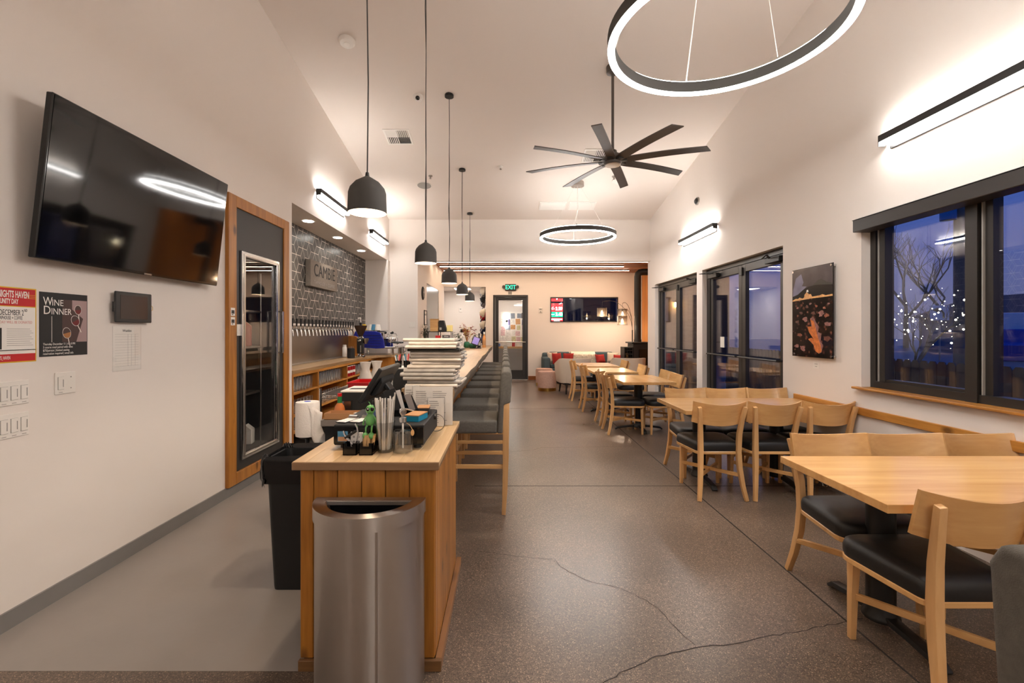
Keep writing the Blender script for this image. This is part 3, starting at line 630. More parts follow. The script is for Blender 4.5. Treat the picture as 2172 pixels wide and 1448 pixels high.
def table(label, x0, x1, y0, y1, bases, grain, hooks):
    t = thing('dining_table', label, 'table', ((x0+x1)/2, (y0+y1)/2, 0), group='maple dining tables along the windows'); sx, sy = (x1-x0)/2, (y1-y0)/2
    MB().box(-sx, sx, -sy, sy, TZ-.036, TZ).build('tabletop', M[grain], t, bev=.002)
    for bx, by, arms in bases:
        bx -= (x0+x1)/2; by -= (y0+y1)/2
        MB().cyl((bx, by, .06), (bx, by, TZ-.045), .06, n=24).build('column', M['black'], t, smooth=S)
        f = MB(); f.lathe([(.075, .035), (.08, .05), (.066, .075), (.06, .10)], 24, (bx, by, 0))
        for a in arms:
            a = math.radians(a); L = .34; d = (math.cos(a), math.sin(a))
            f.rectsweep([(bx, by, .06), (bx+d[0]*L*.5, by+d[1]*L*.5, .048), (bx+d[0]*L*.9, by+d[1]*L*.9, .03), (bx+d[0]*L, by+d[1]*L, .008)], [.06, .055, .05, .05], [.03, .028, .028, .016], (-d[1], d[0], 0))
        f.build('base', M['black'], t, smooth=.6, bev=.006, seg=2)
        MB().box(bx-.16, bx+.16, by-.16, by+.16, TZ-.045, TZ-.0365).build('mounting_plate', M['black'], t)
    for hx, hy in hooks:
        hx -= (x0+x1)/2; hy -= (y0+y1)/2; h = MB(); h.cyl((hx, hy, TZ-.0365), (hx, hy, TZ-.10), .004, n=8)
        for sg in (-1, 1): h.tube([(hx, hy, TZ-.09), (hx+sg*.012, hy, TZ-.108), (hx+sg*.03, hy, TZ-.10), (hx+sg*.032, hy, TZ-.08)], .003, 6)
        h.build('purse_hook', M['chrome'], t, smooth=S)
    return t
T1 = (1.50, 2.93, 1.82, 2.53); T2 = (1.545, 2.93, 3.97, 4.72); T3 = (1.575, 2.28, 6.17, 7.2); T4 = (1.475, 2.21, 7.68, 8.64); T5 = (1.475, 2.22, 9.0, 10.0)
table('long maple table nearest the viewer, end against the window wall', *T1, [(1.82, 2.25, (90, 270)), (2.62, 2.25, (90, 270))], 'mapleX', [(1.64, 2.35)])
table('long maple table second in line, beside the nearer double doors', *T2, [(1.86, 4.45, (90, 270)), (2.60, 4.45, (90, 270))], 'mapleX', [(1.66, 4.45)])
table('square maple table third in line, before the far double doors', *T3, [(1.93, 6.72, (0, 90, 180, 270))], 'mapleY', [(2.2, 6.6)])
table('square maple table fourth in line, just behind the third', *T4, [(1.85, 8.2, (0, 90, 180, 270))], 'mapleY', [])
table('square maple table farthest off, beside the cream armchairs', *T5, [(1.85, 9.5, (0, 90, 180, 270))], 'mapleY', [])
place(1.775, 1.945, 0, 'maple chair with black seat, back to the viewer at the nearest table', 'chairs at the nearest table')
for k, x in enumerate((1.885, 2.325, 2.765)):
    place(x, 2.50, PI, ['maple chair facing the viewer at the nearest table, aisle end', 'maple chair facing the viewer at the nearest table, middle of three', 'maple chair facing the viewer at the nearest table, against the chair rail'][k], 'chairs at the nearest table')
for k, x in enumerate((1.82, 2.285, 2.745)):
    place(x, 4.14, 0, ['maple chair with its back to the viewer at the second table, aisle end', 'maple chair with its back to the viewer at the second table, middle', 'maple chair with its back to the viewer at the second table, wall end'][k], 'chairs at the second table')
for k, x in enumerate((1.905, 2.335, 2.755)):
    place(x, 4.69, PI, ['maple chair facing the viewer across the second table, aisle end', 'maple chair facing the viewer across the second table, middle', 'maple chair facing the viewer across the second table, wall end'][k], 'chairs at the second table')
for x, y, rz, lb, g in ((1.68, 6.54, -PI/2, 'maple chair on the aisle side of the third table, nearer of two', 'chairs at the third table'),
    (1.69, 7.14, -PI/2, 'maple chair on the aisle side of the third table, farther of two', 'chairs at the third table'),
    (2.21, 6.53, PI/2, 'maple chair on the doors side of the third table, nearer of two', 'chairs at the third table'),
    (2.25, 7.08, PI/2, 'maple chair on the doors side of the third table, farther of two', 'chairs at the third table'),
    (1.63, 8.36, -PI/2, 'maple chair on the aisle side of the fourth table', 'chairs at the far tables'), (2.24, 8.25, PI/2, 'maple chair on the doors side of the fourth table', 'chairs at the far tables'),
    (1.62, 9.60, -PI/2, 'maple chair on the aisle side of the farthest table', 'chairs at the far tables'), (2.24, 9.5, PI/2, 'maple chair on the doors side of the farthest table', 'chairs at the far tables')):
    place(x, y, rz, lb, g)
# ---------------------------------------------------------------- bar stools
def rbox(m, x0, x1, y0, y1, z0, z1): return m.box(x0, x1, y0, y1, z0, z1)
def stool():
    t = thing('bar_stool', '', 'stool', group='gray upholstered stools along the bar')
    MB().box(-.235, .235, -.205, .235, .628, .73).build('seat', M['grayfab'], t, smooth=.9, bev=.022, seg=3)
    m = MB(); m.prism([(-.20, .63), (-.245, .63), (-.256, .85), (-.305, .868), (-.318, 1.075), (-.30, 1.108), (-.25, 1.11), (-.232, 1.09), (-.215, .85)], -.235, .235, 'X')
    m.build('backrest', M['grayfab'], t, smooth=.9, bev=.014, seg=3)
    for sx in (-1, 1):
        MB().rectsweep([(sx*.208, -.252, 0), (sx*.208, -.262, .18), (sx*.208, -.268, .45), (sx*.208, -.272, .867)], [.034, .038, .042, .044], [.03, .038, .046, .05]).build('leg', M['maple'], t, smooth=.5, bev=.004, seg=2)
        MB().rectsweep([(sx*.206, .205, 0), (sx*.206, .205, .63)], [.032, .042], [.032, .042]).build('leg', M['maple'], t, smooth=.5, bev=.004, seg=2)
        MB().box(sx*.206-.012, sx*.206+.012, -.25, .2, .355, .385).build('side_rail', M['mapleY'], t, bev=.002)
    MB().box(-.2, .2, .193, .217, .25, .285).build('foot_rail', M['mapleX'], t, bev=.002); MB().box(-.2, .2, -.27, -.248, .30, .33).build('back_rail', M['mapleX'], t, bev=.002)
    return t
st0 = stool(); SX = -.262
for k in range(9):
    lb = 'gray upholstered bar stool, %s along the bar from the small counter' % ORD[k]
    if k == 0: st0.location = (SX, 3.81, 0); st0.rotation_euler = (0, 0, PI/2); st0['label'] = lb
    else: dup(st0, lb, (SX, 3.81+.793*k, 0), PI/2)
s2 = dup(st0, 'gray upholstered stool alone beside the nearest table, cut by the frame', (.962, .385, 0), PI); del s2['group']
# ---------------------------------------------------------------- end counter with plank cladding
M['pineD'] = wood('counter_plank', (140, 84, 24), (188, 124, 48), 'Z', .42, 16, 6)
M['trimX'] = wood('counter_trim', (104, 70, 36), (140, 98, 56), 'X', .5, 14, 3); M['trimY'] = wood('counter_trim_long', (118, 78, 44), (156, 108, 66), 'Y', .5, 14, 3)
t = thing('end_counter', 'low end counter clad in stained pine planks with a butcher block top', 'counter', (-.575, 2.35, 0))
t0 = (-.575, 2.35)
def T(m): return m.xf(Matrix.Translation((-t0[0], -t0[1], 0)))
T(MB().box(-.85, -.305, 1.965, 2.79, .02, .845)).build('carcass', M['blackmatte'], t)
T(MB().box(-.876, -.274, 1.916, 2.79, .8465, .862)).build('worktop', M['stavedge'], t)
for k in range(11): T(MB().box(-.878+.0551*k+.0003, -.878+.0551*(k+1)-.0003, 1.918, 2.79, .8622, .88)).build('stave', M['stave'], t, bev=.0005)
T(MB().box(-.878, -.272, 1.91, 1.9175, .847, .8797)).build('edge_strip', M['stavedge'], t, bev=.002)
xs = [-.862, -.805, -.705, -.604, -.503, -.402, -.295]
for a, c in zip(xs, xs[1:]): T(MB().box(a+.0015, c-.0015, 1.953, 1.966, .045, .846)).build('plank', M['pineD'], t, bev=.0025)
y = 1.967
while y < 2.78: T(MB().box(-.306, -.294, y, min(y+.066, 2.79), .045, .846)).build('plank', M['pineD'], t, bev=.0025); y += .068
T(MB().box(-.863, -.266, 1.935, 1.953, 0, .046)).build('base_trim', M['trimX'], t, bev=.002); T(MB().box(-.2935, -.266, 1.953, 2.83, 0, .046)).build('base_trim', M['trimY'], t, bev=.002)
# long bar
t = thing('bar', 'long raised bar with a live-edge wooden top', 'bar', (-.6, 7, 0))
MB().xf(Matrix()).box(-.10, .0, -3.2, 4.4, 0, .985).xf(Matrix.Translation((-.05, 0, 0))).build('front_frame', M['pineD'], t)
bp = MB().box(0, .012, .002, .118, 0, .985).mesh('plank', M['pineD'])
for i in range(71):
    o = bpy.data.objects.new('plank', bp); COL.objects.link(o); o.location = (-.049, -4.17+i*.12, 0); o.parent = t
rnd = random.Random(5); n = 70; ed = []; y0, y1 = -4.17, 4.4
for i in range(n+1):
    y = y0+(y1-y0)*i/n; ed.append((.295+.006*math.sin(y*2.1)+.004*math.sin(y*5.3+1)+rnd.uniform(-.002, .002), y))
top = MB(); vs = []
for x, y in ed: xi = -.03 if y < -3.2 else -.17; vs += [(xi, y, .985), (xi, y, 1.07), (x, y, 1.07), (x+.004+rnd.uniform(-.003, .003), y, 1.04), (x-.010+rnd.uniform(-.005, .005), y, .985)]
fs = [(i*5+j, i*5+(j+1) % 5, i*5+5+(j+1) % 5, i*5+5+j) for i in range(n) for j in range(5)]+[(4,3,2,1,0), tuple(n*5+j for j in range(5))]
tp = top.add(vs, fs).build('bar_top', M['butcherY'], t, smooth=.4)
tp.data.materials.append(M['edge'])
for p in tp.data.polygons:
    if p.normal.x > .35: p.material_index = 1
MB().box(-1.17, -.171, 2.2, 4.4, .995, 1.07).build('return_top', M['butcherY'], t, bev=.004); MB().box(-1.16, -.16, 2.25, 4.35, 0, .99).build('return_cabinet', M['pineD'], t)
# service counter behind the bar
t = thing('service_counter', 'low service counter behind the bar carrying till and glassware', 'counter', (-.95, 5.2, 0))
MB().box(-.17, .18, -2.38, 3.6, .84, .88).build('worktop', M['steel'], t, bev=.003); MB().box(-.15, .18, -2.36, 3.58, .08, .84).build('cabinet', M['blackmatte'], t); MB().box(-.12, .17, -2.3, 3.5, 0, .08).build('plinth', M['black'], t)
# ---------------------------------------------------------------- bins
t = thing('waste_bin', 'half-round brushed steel bin standing against the end counter', 'bin', (-.548, 1.905, 0)); R = .222
def half(r, n=40, y=0): return [(r*math.cos(PI+PI*i/n), y+r*math.sin(PI+PI*i/n)) for i in range(n+1)]
def shell(r0, r1, z0, z1, n=40, back=.0):
    m = MB(); a = half(r0, n); c = half(r1, n); k = n+1
    vs = [(x, y, z0) for x, y in a]+[(x, y, z0) for x, y in c]+[(x, y, z1) for x, y in a]+[(x, y, z1) for x, y in c]; fs = []
    for i in range(n):
        fs += [(i, i+1, k+i+1, k+i), (2*k+i, 3*k+i, 3*k+i+1, 2*k+i+1), (k+i, k+i+1, 3*k+i+1, 3*k+i), (i, 2*k+i, 2*k+i+1, i+1)]
    fs += [(0, k, 3*k, 2*k), (n, 2*k+n, 3*k+n, k+n)]
    return m.add(vs, fs)
M['steelv'] = mat('bin_steel', (190, 182, 174), .2, 1)
def aniso():
    m = M['steelv']; nt = m.node_tree; b = nt.nodes['Principled BSDF']; tg_ = nt.nodes.new('ShaderNodeTangent'); tg_.direction_type = 'RADIAL'; tg_.axis = 'Z'
    b.inputs['Anisotropic'].default_value = .92; b.inputs['Anisotropic Rotation'].default_value = .25; b.inputs['Roughness'].default_value = .3; nt.links.new(tg_.outputs[0], b.inputs['Tangent'])
aniso()
bd = shell(R-.008, R-.004, 0, .695).build('body', M['steelv'], t, smooth=S); MB().box(-R+.006, R-.006, -.004, 0, 0, .695).build('back_panel', M['steelv'], t)
MB().box(R*.35-.004, R*.35+.004, -R*.936-.001, -R*.936+.004, 0, .69).build('seam', M['steelv'], bd)
m = shell(R-.005, R+.002, .685, .735); m.build('rim_band', M['steelv'], t, smooth=S)
m = shell(R-.045, R+.002, .735, .739); m.box(-R+.045, R-.045, -.035, 0, .735, .739); m.build('rim_top', M['steelv'], t, smooth=S)
m = shell(R-.05, R-.045, .70, .735); m.box(-R+.05, R-.05, -.04, -.035, .70, .735); m.build('rim_inner', M['steelv'], t, smooth=S)
M['bag'] = mat('black_bag', (16, 16, 17), .14)
def bagsurf(m, poly, z0, amp, seed):
    r = random.Random(seed); n = len(poly); c = (sum(p[0] for p in poly)/n, sum(p[1] for p in poly)/n); vs = []
    for q, (k, dz) in enumerate(((1, 0), (.97, -.03), (.9, -.06), (.7, -.11), (.35, -.16))):
        for p in poly: vs.append((c[0]+(p[0]-c[0])*k*(1+r.uniform(-1, 1)*.02*(q > 0)), c[1]+(p[1]-c[1])*k, z0+dz+r.uniform(-amp, amp)*(q > 0)))
    vs.append((c[0], c[1], z0-.19)); fs = [(q*n+j, q*n+(j+1) % n, (q+1)*n+(j+1) % n, (q+1)*n+j) for q in range(4) for j in range(n)]+[(4*n+j, 4*n+(j+1) % n, 5*n) for j in range(n)]
    return m.add(vs, fs)
bagsurf(MB(), [(x*.97, y*.97-.04*0) for x, y in half(R-.05, 30)]+[(R*(.7-.2*i), -.042) for i in range(8)], .722, .016, 2).build('bin_liner', M['bag'], t, smooth=1.2)
t = thing('slim_bin', 'tall black slim bin with a black bag, beside the end counter', 'bin', (-1.085, 2.64, 0))
def rr(x, y, r=.03, n=4):
    P = []
    for cx, cy, a0 in ((x-r, y-r, 0), (-x+r, y-r, 90), (-x+r, -y+r, 180), (x-r, -y+r, 270)):
        for i in range(n+1): a = math.radians(a0+90*i/n); P.append((cx+r*math.cos(a), cy+r*math.sin(a)))
    return P
m = MB(); lv = [(.19, .092, 0), (.192, .094, .02), (.212, .13, .68), (.226, .142, .69), (.228, .144, .725), (.205, .122, .725), (.2, .118, .69), (.17, .08, .03)]
n = 20; vs = [(x, y, z) for a, c, z in lv for x, y in rr(a, c)]; fs = [(q*n+j, q*n+(j+1) % n, (q+1)*n+(j+1) % n, (q+1)*n+j) for q in range(7) for j in range(n)]+[tuple(range(n-1, -1, -1)), tuple(7*n+j for j in range(n))]
m.add(vs, fs).build('body', mat('bin_plastic', (17, 17, 17), .42), t, smooth=.6)
r = random.Random(9); nb = 48; vs = []; prof = [(1.02, .60, .03), (1.04, .64, .02), (1.045, .70, .014), (1.04, .735, .012), (.985, .748, .014), (.93, .73, .016), (.88, .66, .02), (.8, .5, .03)]
base = rr(.226, .142, .03, 11)
for k, z, am in prof:
    for j, (x, y) in enumerate(base): vs.append((x*k+r.uniform(-am, am)*.4, y*k+r.uniform(-am, am)*.4, z+r.uniform(-am, am)))
n = len(base); MB().add(vs, [(q*n+j, q*n+(j+1) % n, (q+1)*n+(j+1) % n, (q+1)*n+j) for q in range(7) for j in range(n)]).build('bin_liner', M['bag'], t, smooth=1.2)
# ---------------------------------------------------------------- lettering
def text(body, size, m, parent=None, loc=(0,0,0), rot=(PI/2,0,0), align='CENTER', ext=.0005, sx=1, name='lettering', bold=0, sp=1):
    cu = bpy.data.curves.new(name, 'FONT'); cu.body = body; cu.size = size; cu.align_x = align; cu.align_y = 'CENTER'; cu.extrude = ext; cu.offset = bold; cu.space_character = sp; cu.resolution_u = 3
    tmp = bpy.data.objects.new('tmp', cu); COL.objects.link(tmp); bpy.context.view_layer.update()
    me = bpy.data.meshes.new_from_object(tmp.evaluated_get(bpy.context.evaluated_depsgraph_get())); bpy.data.objects.remove(tmp); bpy.data.curves.remove(cu)
    me.materials.clear(); me.materials.append(m); me.name = name
    o = bpy.data.objects.new(name, me); COL.objects.link(o); o.location = loc; o.rotation_euler = rot; o.scale = (sx, 1, 1)
    if parent: o.parent = parent
    return o
LW = (PI/2, 0, PI/2)   # facing +X (left wall)
RW = (PI/2, 0, -PI/2)  # facing -X (right wall)
ink = M['ink'] = mat('print_ink', (40, 38, 37), .7); M['inkgray'] = mat('faint_ink', (160, 152, 146), .7); M['inkred'] = mat('red_ink', (196, 26, 30), .6); M['pinkink'] = mat('pink_ink', (222, 160, 152), .7); M['yellow'] = mat('yellow_ink', (222, 178, 40), .6)
CT = .88
# ---------------------------------------------------------------- on the end counter
t = thing('cash_drawer', 'low black cash drawer box on the end counter', 'cash drawer', (-.577, 2.335, CT))
MB().box(-.206, .206, -.21, .21, .018, .112).build('body', M['blackmatte'], t, bev=.004); MB().box(-.205, .205, -.214, -.2095, .026, .10).build('front', M['blackgloss'], t)
for x in (-.17, .17):
    for y in (-.17, .17): MB().cyl((x, y, 0), (x, y, .018), .018, n=12).build('foot', M['black'], t)
M['pict'] = mat('card_blue', (78, 140, 176), .6); M['sand'] = mat('card_sand', (196, 150, 112), .6); M['wood_light'] = wood('bamboo', (190, 140, 84), (222, 178, 120), 'X', .5, 20)
st = MB().box(-.187, -.14, -.2155, -.2141, .036, .083).build('picture_sticker', M['pict'], t); MB().box(-.185, -.142, -.2162, -.2156, .038, .058).build('beach', M['sand'], st)
for k in range(2):
    x = -.144+k*.064; c = thing('clipboard', ['small white clipboard on the cash drawer, at its outer end', 'small white clipboard on the cash drawer, beside the green figurine'][k], 'clipboard', (-.6+x, 2.225, CT+.113), -.3, group='small clipboards on the cash drawer')
    MB().box(-.026, .026, -.07, .05, 0, .004).build('board', M['ink'], c); MB().box(-.0245, .0245, -.068, .04, .004, .006).build('paper', M['paper'], c)
    MB().prism([(-.012, .004), (.012, .004), (.004, .02), (-.006, .018)], -.022, .022, 'X').xf(Matrix.Translation((0, .03, 0))).build('clip', M['steel'], c)
    for q in range(4): MB().box(-.02, .015, -.06+q*.02, -.057+q*.02, .0061, .0064).build('print', M['inkgray'], c)
# caddy of tools in front
def caddy(label, x):
    t = thing('utensil_caddy', label, 'caddy', (x, 2.06, CT), group='black caddies before the cash drawer')
    m = MB(); m.box(-.043, .043, -.05, .05, 0, .004); m.box(-.043, -.039, -.05, .05, 0, .056); m.box(.039, .043, -.05, .05, 0, .056); m.box(-.043, .043, .046, .05, 0, .07); m.box(-.043, -.02, -.05, -.046, 0, .058); m.box(.02, .043, -.05, -.046, 0, .058); m.box(-.02, .02, -.05, -.046, 0, .042)
    m.xf(Matrix.Diagonal((.68,.8,.9,1))); m.build('tray', M['blackgloss'], t); return t
caddy('black caddy holding a metal bottle opener and punched cards', -.676); caddy('black caddy holding flat wooden stir sticks', -.606)
o = thing('bottle_opener', 'curved chrome bottle opener with dark grip standing in the black caddy', 'bottle opener', (-.672, 2.05, CT+.006)); o.scale = (.8,.8,.8)
MB().rectsweep([(.0,0,0),(.005,0,.03),(-.004,0,.05),(-.03,0,.075),(-.045,0,.10),(-.05,0,.118)], [.02,.018,.016,.012,.01,.008], .008, (0,1,0)).build('jaw', M['chrome'], o, smooth=S)
MB().rectsweep([(.005,0,.03),(.024,0,.06),(.032,0,.10),(.026,0,.135),(.014,0,.158)], [.018,.014,.012,.01,.008], .008, (0,1,0)).build('hook', M['chrome'], o, smooth=S)
MB().cyl((-.042,0,.078),(.02,0,.118), .008, n=10).build('grip', M['black'], o, smooth=S)
o = thing('card_stack', 'stiff white cards with punched holes leaning in the black caddy', 'cards', (-.672, 2.078, CT+.006)); o.scale = (.72,1,.85)

MB().box(-.024, .05, -.003, .003, 0, .1).build('card', M['paper'], o, rot=(.1, .05, 0)); 
for x in (0, .03):
    for z in (.05, .075): MB().cyl((x, -.012, z), (x, -.009, z), .006, n=10).build('hole', M['inkgray'], o)
rnd = random.Random(4)
for k in range(12):
    o = tag(MB().box(-.006, .006, -.0008, .0008, 0, .075).build('stir_stick', M['wood_light'], bev=.0), 'flat wooden stir stick standing in the black caddy, %s in the bunch' % ORD[k], 'stir stick', 'stir sticks in the black caddy')
    o.location = (-.626+.0036*k, 2.062+rnd.uniform(-.02, .025), CT+.005); o.rotation_euler = (rnd.uniform(-.2, .1), rnd.uniform(-.15, .15), rnd.uniform(-.3, .3))
# green figurine sitting on the caddy edge
M['green'] = mat('green_enamel', (108, 176, 98), .28)
t = thing('figurine', 'small green big-eyed creature figurine sitting beside the straws', 'figurine', (-.608, 2.098, CT+.068)); t.scale = (.82,.82,.82)
MB().lathe([(.004,0),(.022,.006),(.027,.025),(.024,.05),(.014,.066),(.004,.07)], 18, (0,0,.055)).build('body', M['green'], t, smooth=3)
hd = MB().ball((0,0,.143), .026, 18, 12, (.95,.9,1.05)).build('head', M['green'], t, smooth=3)
MB().ball((-.008,-.02,.148), .0105, 12, 8, (1,.6,1)).build('eye', M['blackgloss'], hd, smooth=3); MB().ball((.014,-.018,.148), .0105, 12, 8, (1,.6,1)).build('eye', M['blackgloss'], hd, smooth=3); MB().ball((-.006,-.0265,.151), .003, 8, 6).build('eye_glint', M['paper'], hd, smooth=3)
MB().tube([(-.008,-.022,.131),(0,-.025,.128),(.01,-.022,.131)], .0012, 5).build('mouth', M['ink'], hd); MB().tube([(0,0,.168),(-.004,0,.18),(-.01,0,.186)], .002, 6).build('antenna', M['green'], hd)
for sx in (-1, 1):
    MB().tube([(sx*.013,-.008,.062),(sx*.016,-.03,.05),(sx*.015,-.034,.02)], [.006,.005,.005], 8).build('leg', M['green'], t, smooth=3); MB().ball((sx*.016,-.038,.008), .0165, 12, 8, (1,1.1,1.1)).build('foot', M['green'], t, smooth=3)
    MB().tube([(sx*.02,0,.105),(sx*.034,-.006,.085),(sx*.036,-.012,.06)], [.005,.004,.005], 8).build('arm', M['green'], t, smooth=3)
# glass of straws
M['straw'] = glass('straw_plastic', (.93,.92,.90), 1.3, .1, .18)
t = thing('straw_glass', 'tall tapered pint glass packed with clear straws', 'glass', (-.538, 2.085, CT))
MB().lathe([(.030,0),(.033,.002),(.045,.135),(.043,.135),(.031,.012),(.001,.012)], 28, cap=False).build('glass_wall', M['clear'], t, smooth=S); MB().lathe([(.001,0),(.031,0),(.031,.01),(.001,.01)], 24).build('glass_base', M['clear'], t, smooth=S)
rnd = random.Random(8); M['strawsolid'] = mat('straw_frost', (236, 230, 222), .25)
for k in range(46):
    a = rnd.uniform(0, 2*PI); q = math.sqrt(rnd.uniform(0, 1)); 
    if k < 22: a = 2*PI*k/22; q = 1
    L = rnd.uniform(.228, .245) if k > 1 else .262
    o = MB().cyl((.024*q*math.cos(a), .024*q*math.sin(a), .013), (.044*q*math.cos(a+.1), .044*q*math.sin(a+.1), L), .0032, n=7, cap=True).build('straw', M['strawsolid'] if k % 3 else M['straw'])
    o.location = (-.538, 2.085, CT); tag(o, 'clear drinking straw in the pint glass, %s' % (ORD[k] + ' around the rim' if k < 22 else ORD[k-22] + ' in the packed middle'), 'straw', 'straws in the pint glass')
# soap pump bottle
t = thing('soap_bottle', 'clear ribbed soap bottle with a chrome pump and wooden tag', 'soap dispenser', (-.455, 2.07, CT))
n = 40; prof = [(.040,0),(.0425,.004),(.0425,.09),(.040,.105),(.030,.120),(.017,.130),(.015,.136)]
vs = [((r*(1+.018*math.cos(j*PI) if .003 < z < .1 else r))*math.cos(2*PI*j/n), (r*(1+.018*math.cos(j*PI) if .003 < z < .1 else r))*math.sin(2*PI*j/n), z) for r, z in prof for j in range(n)]
MB().add(vs, [(i*n+j, i*n+(j+1) % n, (i+1)*n+(j+1) % n, (i+1)*n+j) for i in range(6) for j in range(n)]+[tuple(range(n-1, -1, -1))]).build('bottle', M['clear'], t, smooth=.5)
MB().lathe([(.001,.006),(.039,.006),(.039,.1),(.001,.1)], 28).build('liquid', glass('soap_liquid', (.96,.96,.94), 1.33, 0, .04), t, smooth=S); MB().cyl((0,0,.02),(0,0,.13), .004).build('dip_tube', M['paper'], t)
pm = MB().lathe([(.017,.136),(.017,.155),(.007,.158),(.007,.163),(.016,.178),(.015,.193),(.006,.197)], 24).build('pump', M['chrome'], t, smooth=S); MB().tube([(0,0,.192),(.02,-.002,.193),(.05,-.004,.186)], [.005,.004,.003], 8).build('nozzle', M['chrome'], pm, smooth=S)
tg = MB().lathe([(.001,-.001),(.014,-.001),(.014,.001),(.001,.001)], 20, axis='Y').xf(Matrix.Diagonal((.55,1,1,1))).build('tag', M['wood_light'], t, loc=(.047,-.02,.092)); MB().tube([(.018,-.008,.132),(.034,-.016,.125),(.046,-.02,.107)], .0012, 5).build('twine', M['wood_light'], t)
# small things on the drawer: card boxes, leaflets, key ring
def carton(name, label, loc, sx, sy, sz, m0, m1, rz=0):
    t = thing(name, label, 'box', loc, rz, 'small boxes on the cash drawer'); MB().box(-sx, sx, -sy, sy, 0, sz).build('tray', m0, t); MB().box(-sx-.001, sx+.001, -sy-.001, sy+.001, sz, sz+.004).build('lid', m1, t); return t
M['teal'] = mat('teal_card', (0, 128, 160), .5); M['kraft'] = mat('kraft_card', (176, 128, 84), .7)
carton('card_box', 'small teal card box with a kraft lid on the cash drawer', (-.43, 2.25, CT+.113), .036, .06, .026, M['teal'], M['kraft'], -.2)
carton('card_box', 'small dark card box with a kraft lid at the drawer back', (-.425, 2.43, CT+.113), .03, .05, .03, M['ink'], M['kraft'], .1)
o = thing('leaflet_holder', 'black and white leaflets fanned in a holder behind the soap bottle', 'leaflets', (-.50, 2.35, CT+.113))
MB().box(-.06, .06, -.02, .02, 0, .03).build('holder', M['blackgloss'], o)
for k, (x, a, mt) in enumerate(((-.045, -.30, M['ink']), (-.03, -.24, M['paper']), (-.005, -.36, M['blackgloss']), (.02, -.3, M['inkgray']), (.035, -.42, M['ink']))):
    MB().box(-.03, .03, -.001, .001, 0, .13-.01*k).build('leaflet', mt, o, loc=(x, -.012+.006*k, .01), rot=(.1, a, .2))
o = thing('key_ring', 'large dark wire ring hanging at the drawer end', 'key ring', (-.365, 2.44, CT+.06)); MB().tube([(.0+.045*math.sin(a*PI/12), 0, .045*math.cos(a*PI/12)) for a in range(25)], .0025, 6, False).build('ring', M['steel'], o, smooth=S, loc=(.004,0,0)); MB().cyl((-.009,0,.03),(.006,0,.03), .014, n=12).build('key_lock', M['black'], o)
o = thing('figurine_card', 'small blue folded card lying behind the green figurine', 'card', (-.66, 2.36, CT+.113)); MB().prism([(-.05,0),(.05,0),(.0,.03)], -.03, .03, 'Y').build('folded_card', mat('blue_card', (98, 122, 176), .6), o)
o = thing('zip_pouch', 'crumpled white printed pouch lying beside the till', 'pouch', (-.86, 2.86, CT)); r = random.Random(2)
MB().ball((0,0,.022), .022, 16, 8, (4.4,2.4,1.0)).xf(Matrix.Rotation(.1, 4, 'Z')).build('pouch', M['paper'], o, smooth=3); text('BEANS', .018, ink, o, (.0, -.053, .022))
o = thing('wire_spiral', 'black wire spiral holder lying beside the white pouch', 'holder', (-.69, 2.66, CT+.112)); MB().tube([(-.07+.14*i/60, .016*math.cos(i*.9), .018+.014*math.sin(i*.9)) for i in range(61)], .003, 5).build('spiral', M['black'], o, smooth=S); MB().box(-.075,.075,-.02,.02,0,.004).build('base', M['black'], o)
# acrylic stand with printed menus
def menu(name, label, x0, x1, y, z0, z1, rows, tilt=.06, rz=0, cols=1):
    t = thing(name, label, 'menu', ((x0+x1)/2, y, z0), rz, 'acrylic menu stands on the end counter'); hw = (x1-x0)/2; H = z1-z0
    a = bpy.data.objects.new('sheet', None)
    sh_ = MB().box(-hw, hw, -.0008, .0008, 0.003, H-.004).build('sheet', M['paper'], t, rot=(-tilt, 0, 0)); 
    MB().box(-hw-.006, hw+.006, -.0035, -.0015, 0, H).build('acrylic_front', M['acrylic'], t, rot=(-tilt, 0, 0)); MB().box(-hw-.006, hw+.006, .0015, .0035, 0, H).build('acrylic_back', M['acrylic'], t, rot=(-tilt, 0, 0))
    r = random.Random(rows)
    for c in range(cols):
        for q in range(rows):
            u0 = -hw*.86+c*2*hw*.86/cols; zz = H*.86-q*H*.78/rows; L = r.uniform(.4, .85)*2*hw*.86/cols
            MB().box(u0, u0+L, -.0013, -.0009, zz-.0016, zz+.0016).build('print', M['inkgray'], sh_)
    return t
menu('menu_stand', 'large printed menu in a clear stand at the bar end', -.528, -.30, 2.66, CT, CT+.225, 16, .06, 0, 2)
menu('menu_stand', 'second printed menu half hidden behind the large one', -.585, -.50, 2.70, CT, CT+.228, 14, .06)
menu('menu_stand', 'narrow printed card leaning in front of the large menu', -.435, -.345, 2.625, CT, CT+.165, 12, .05)
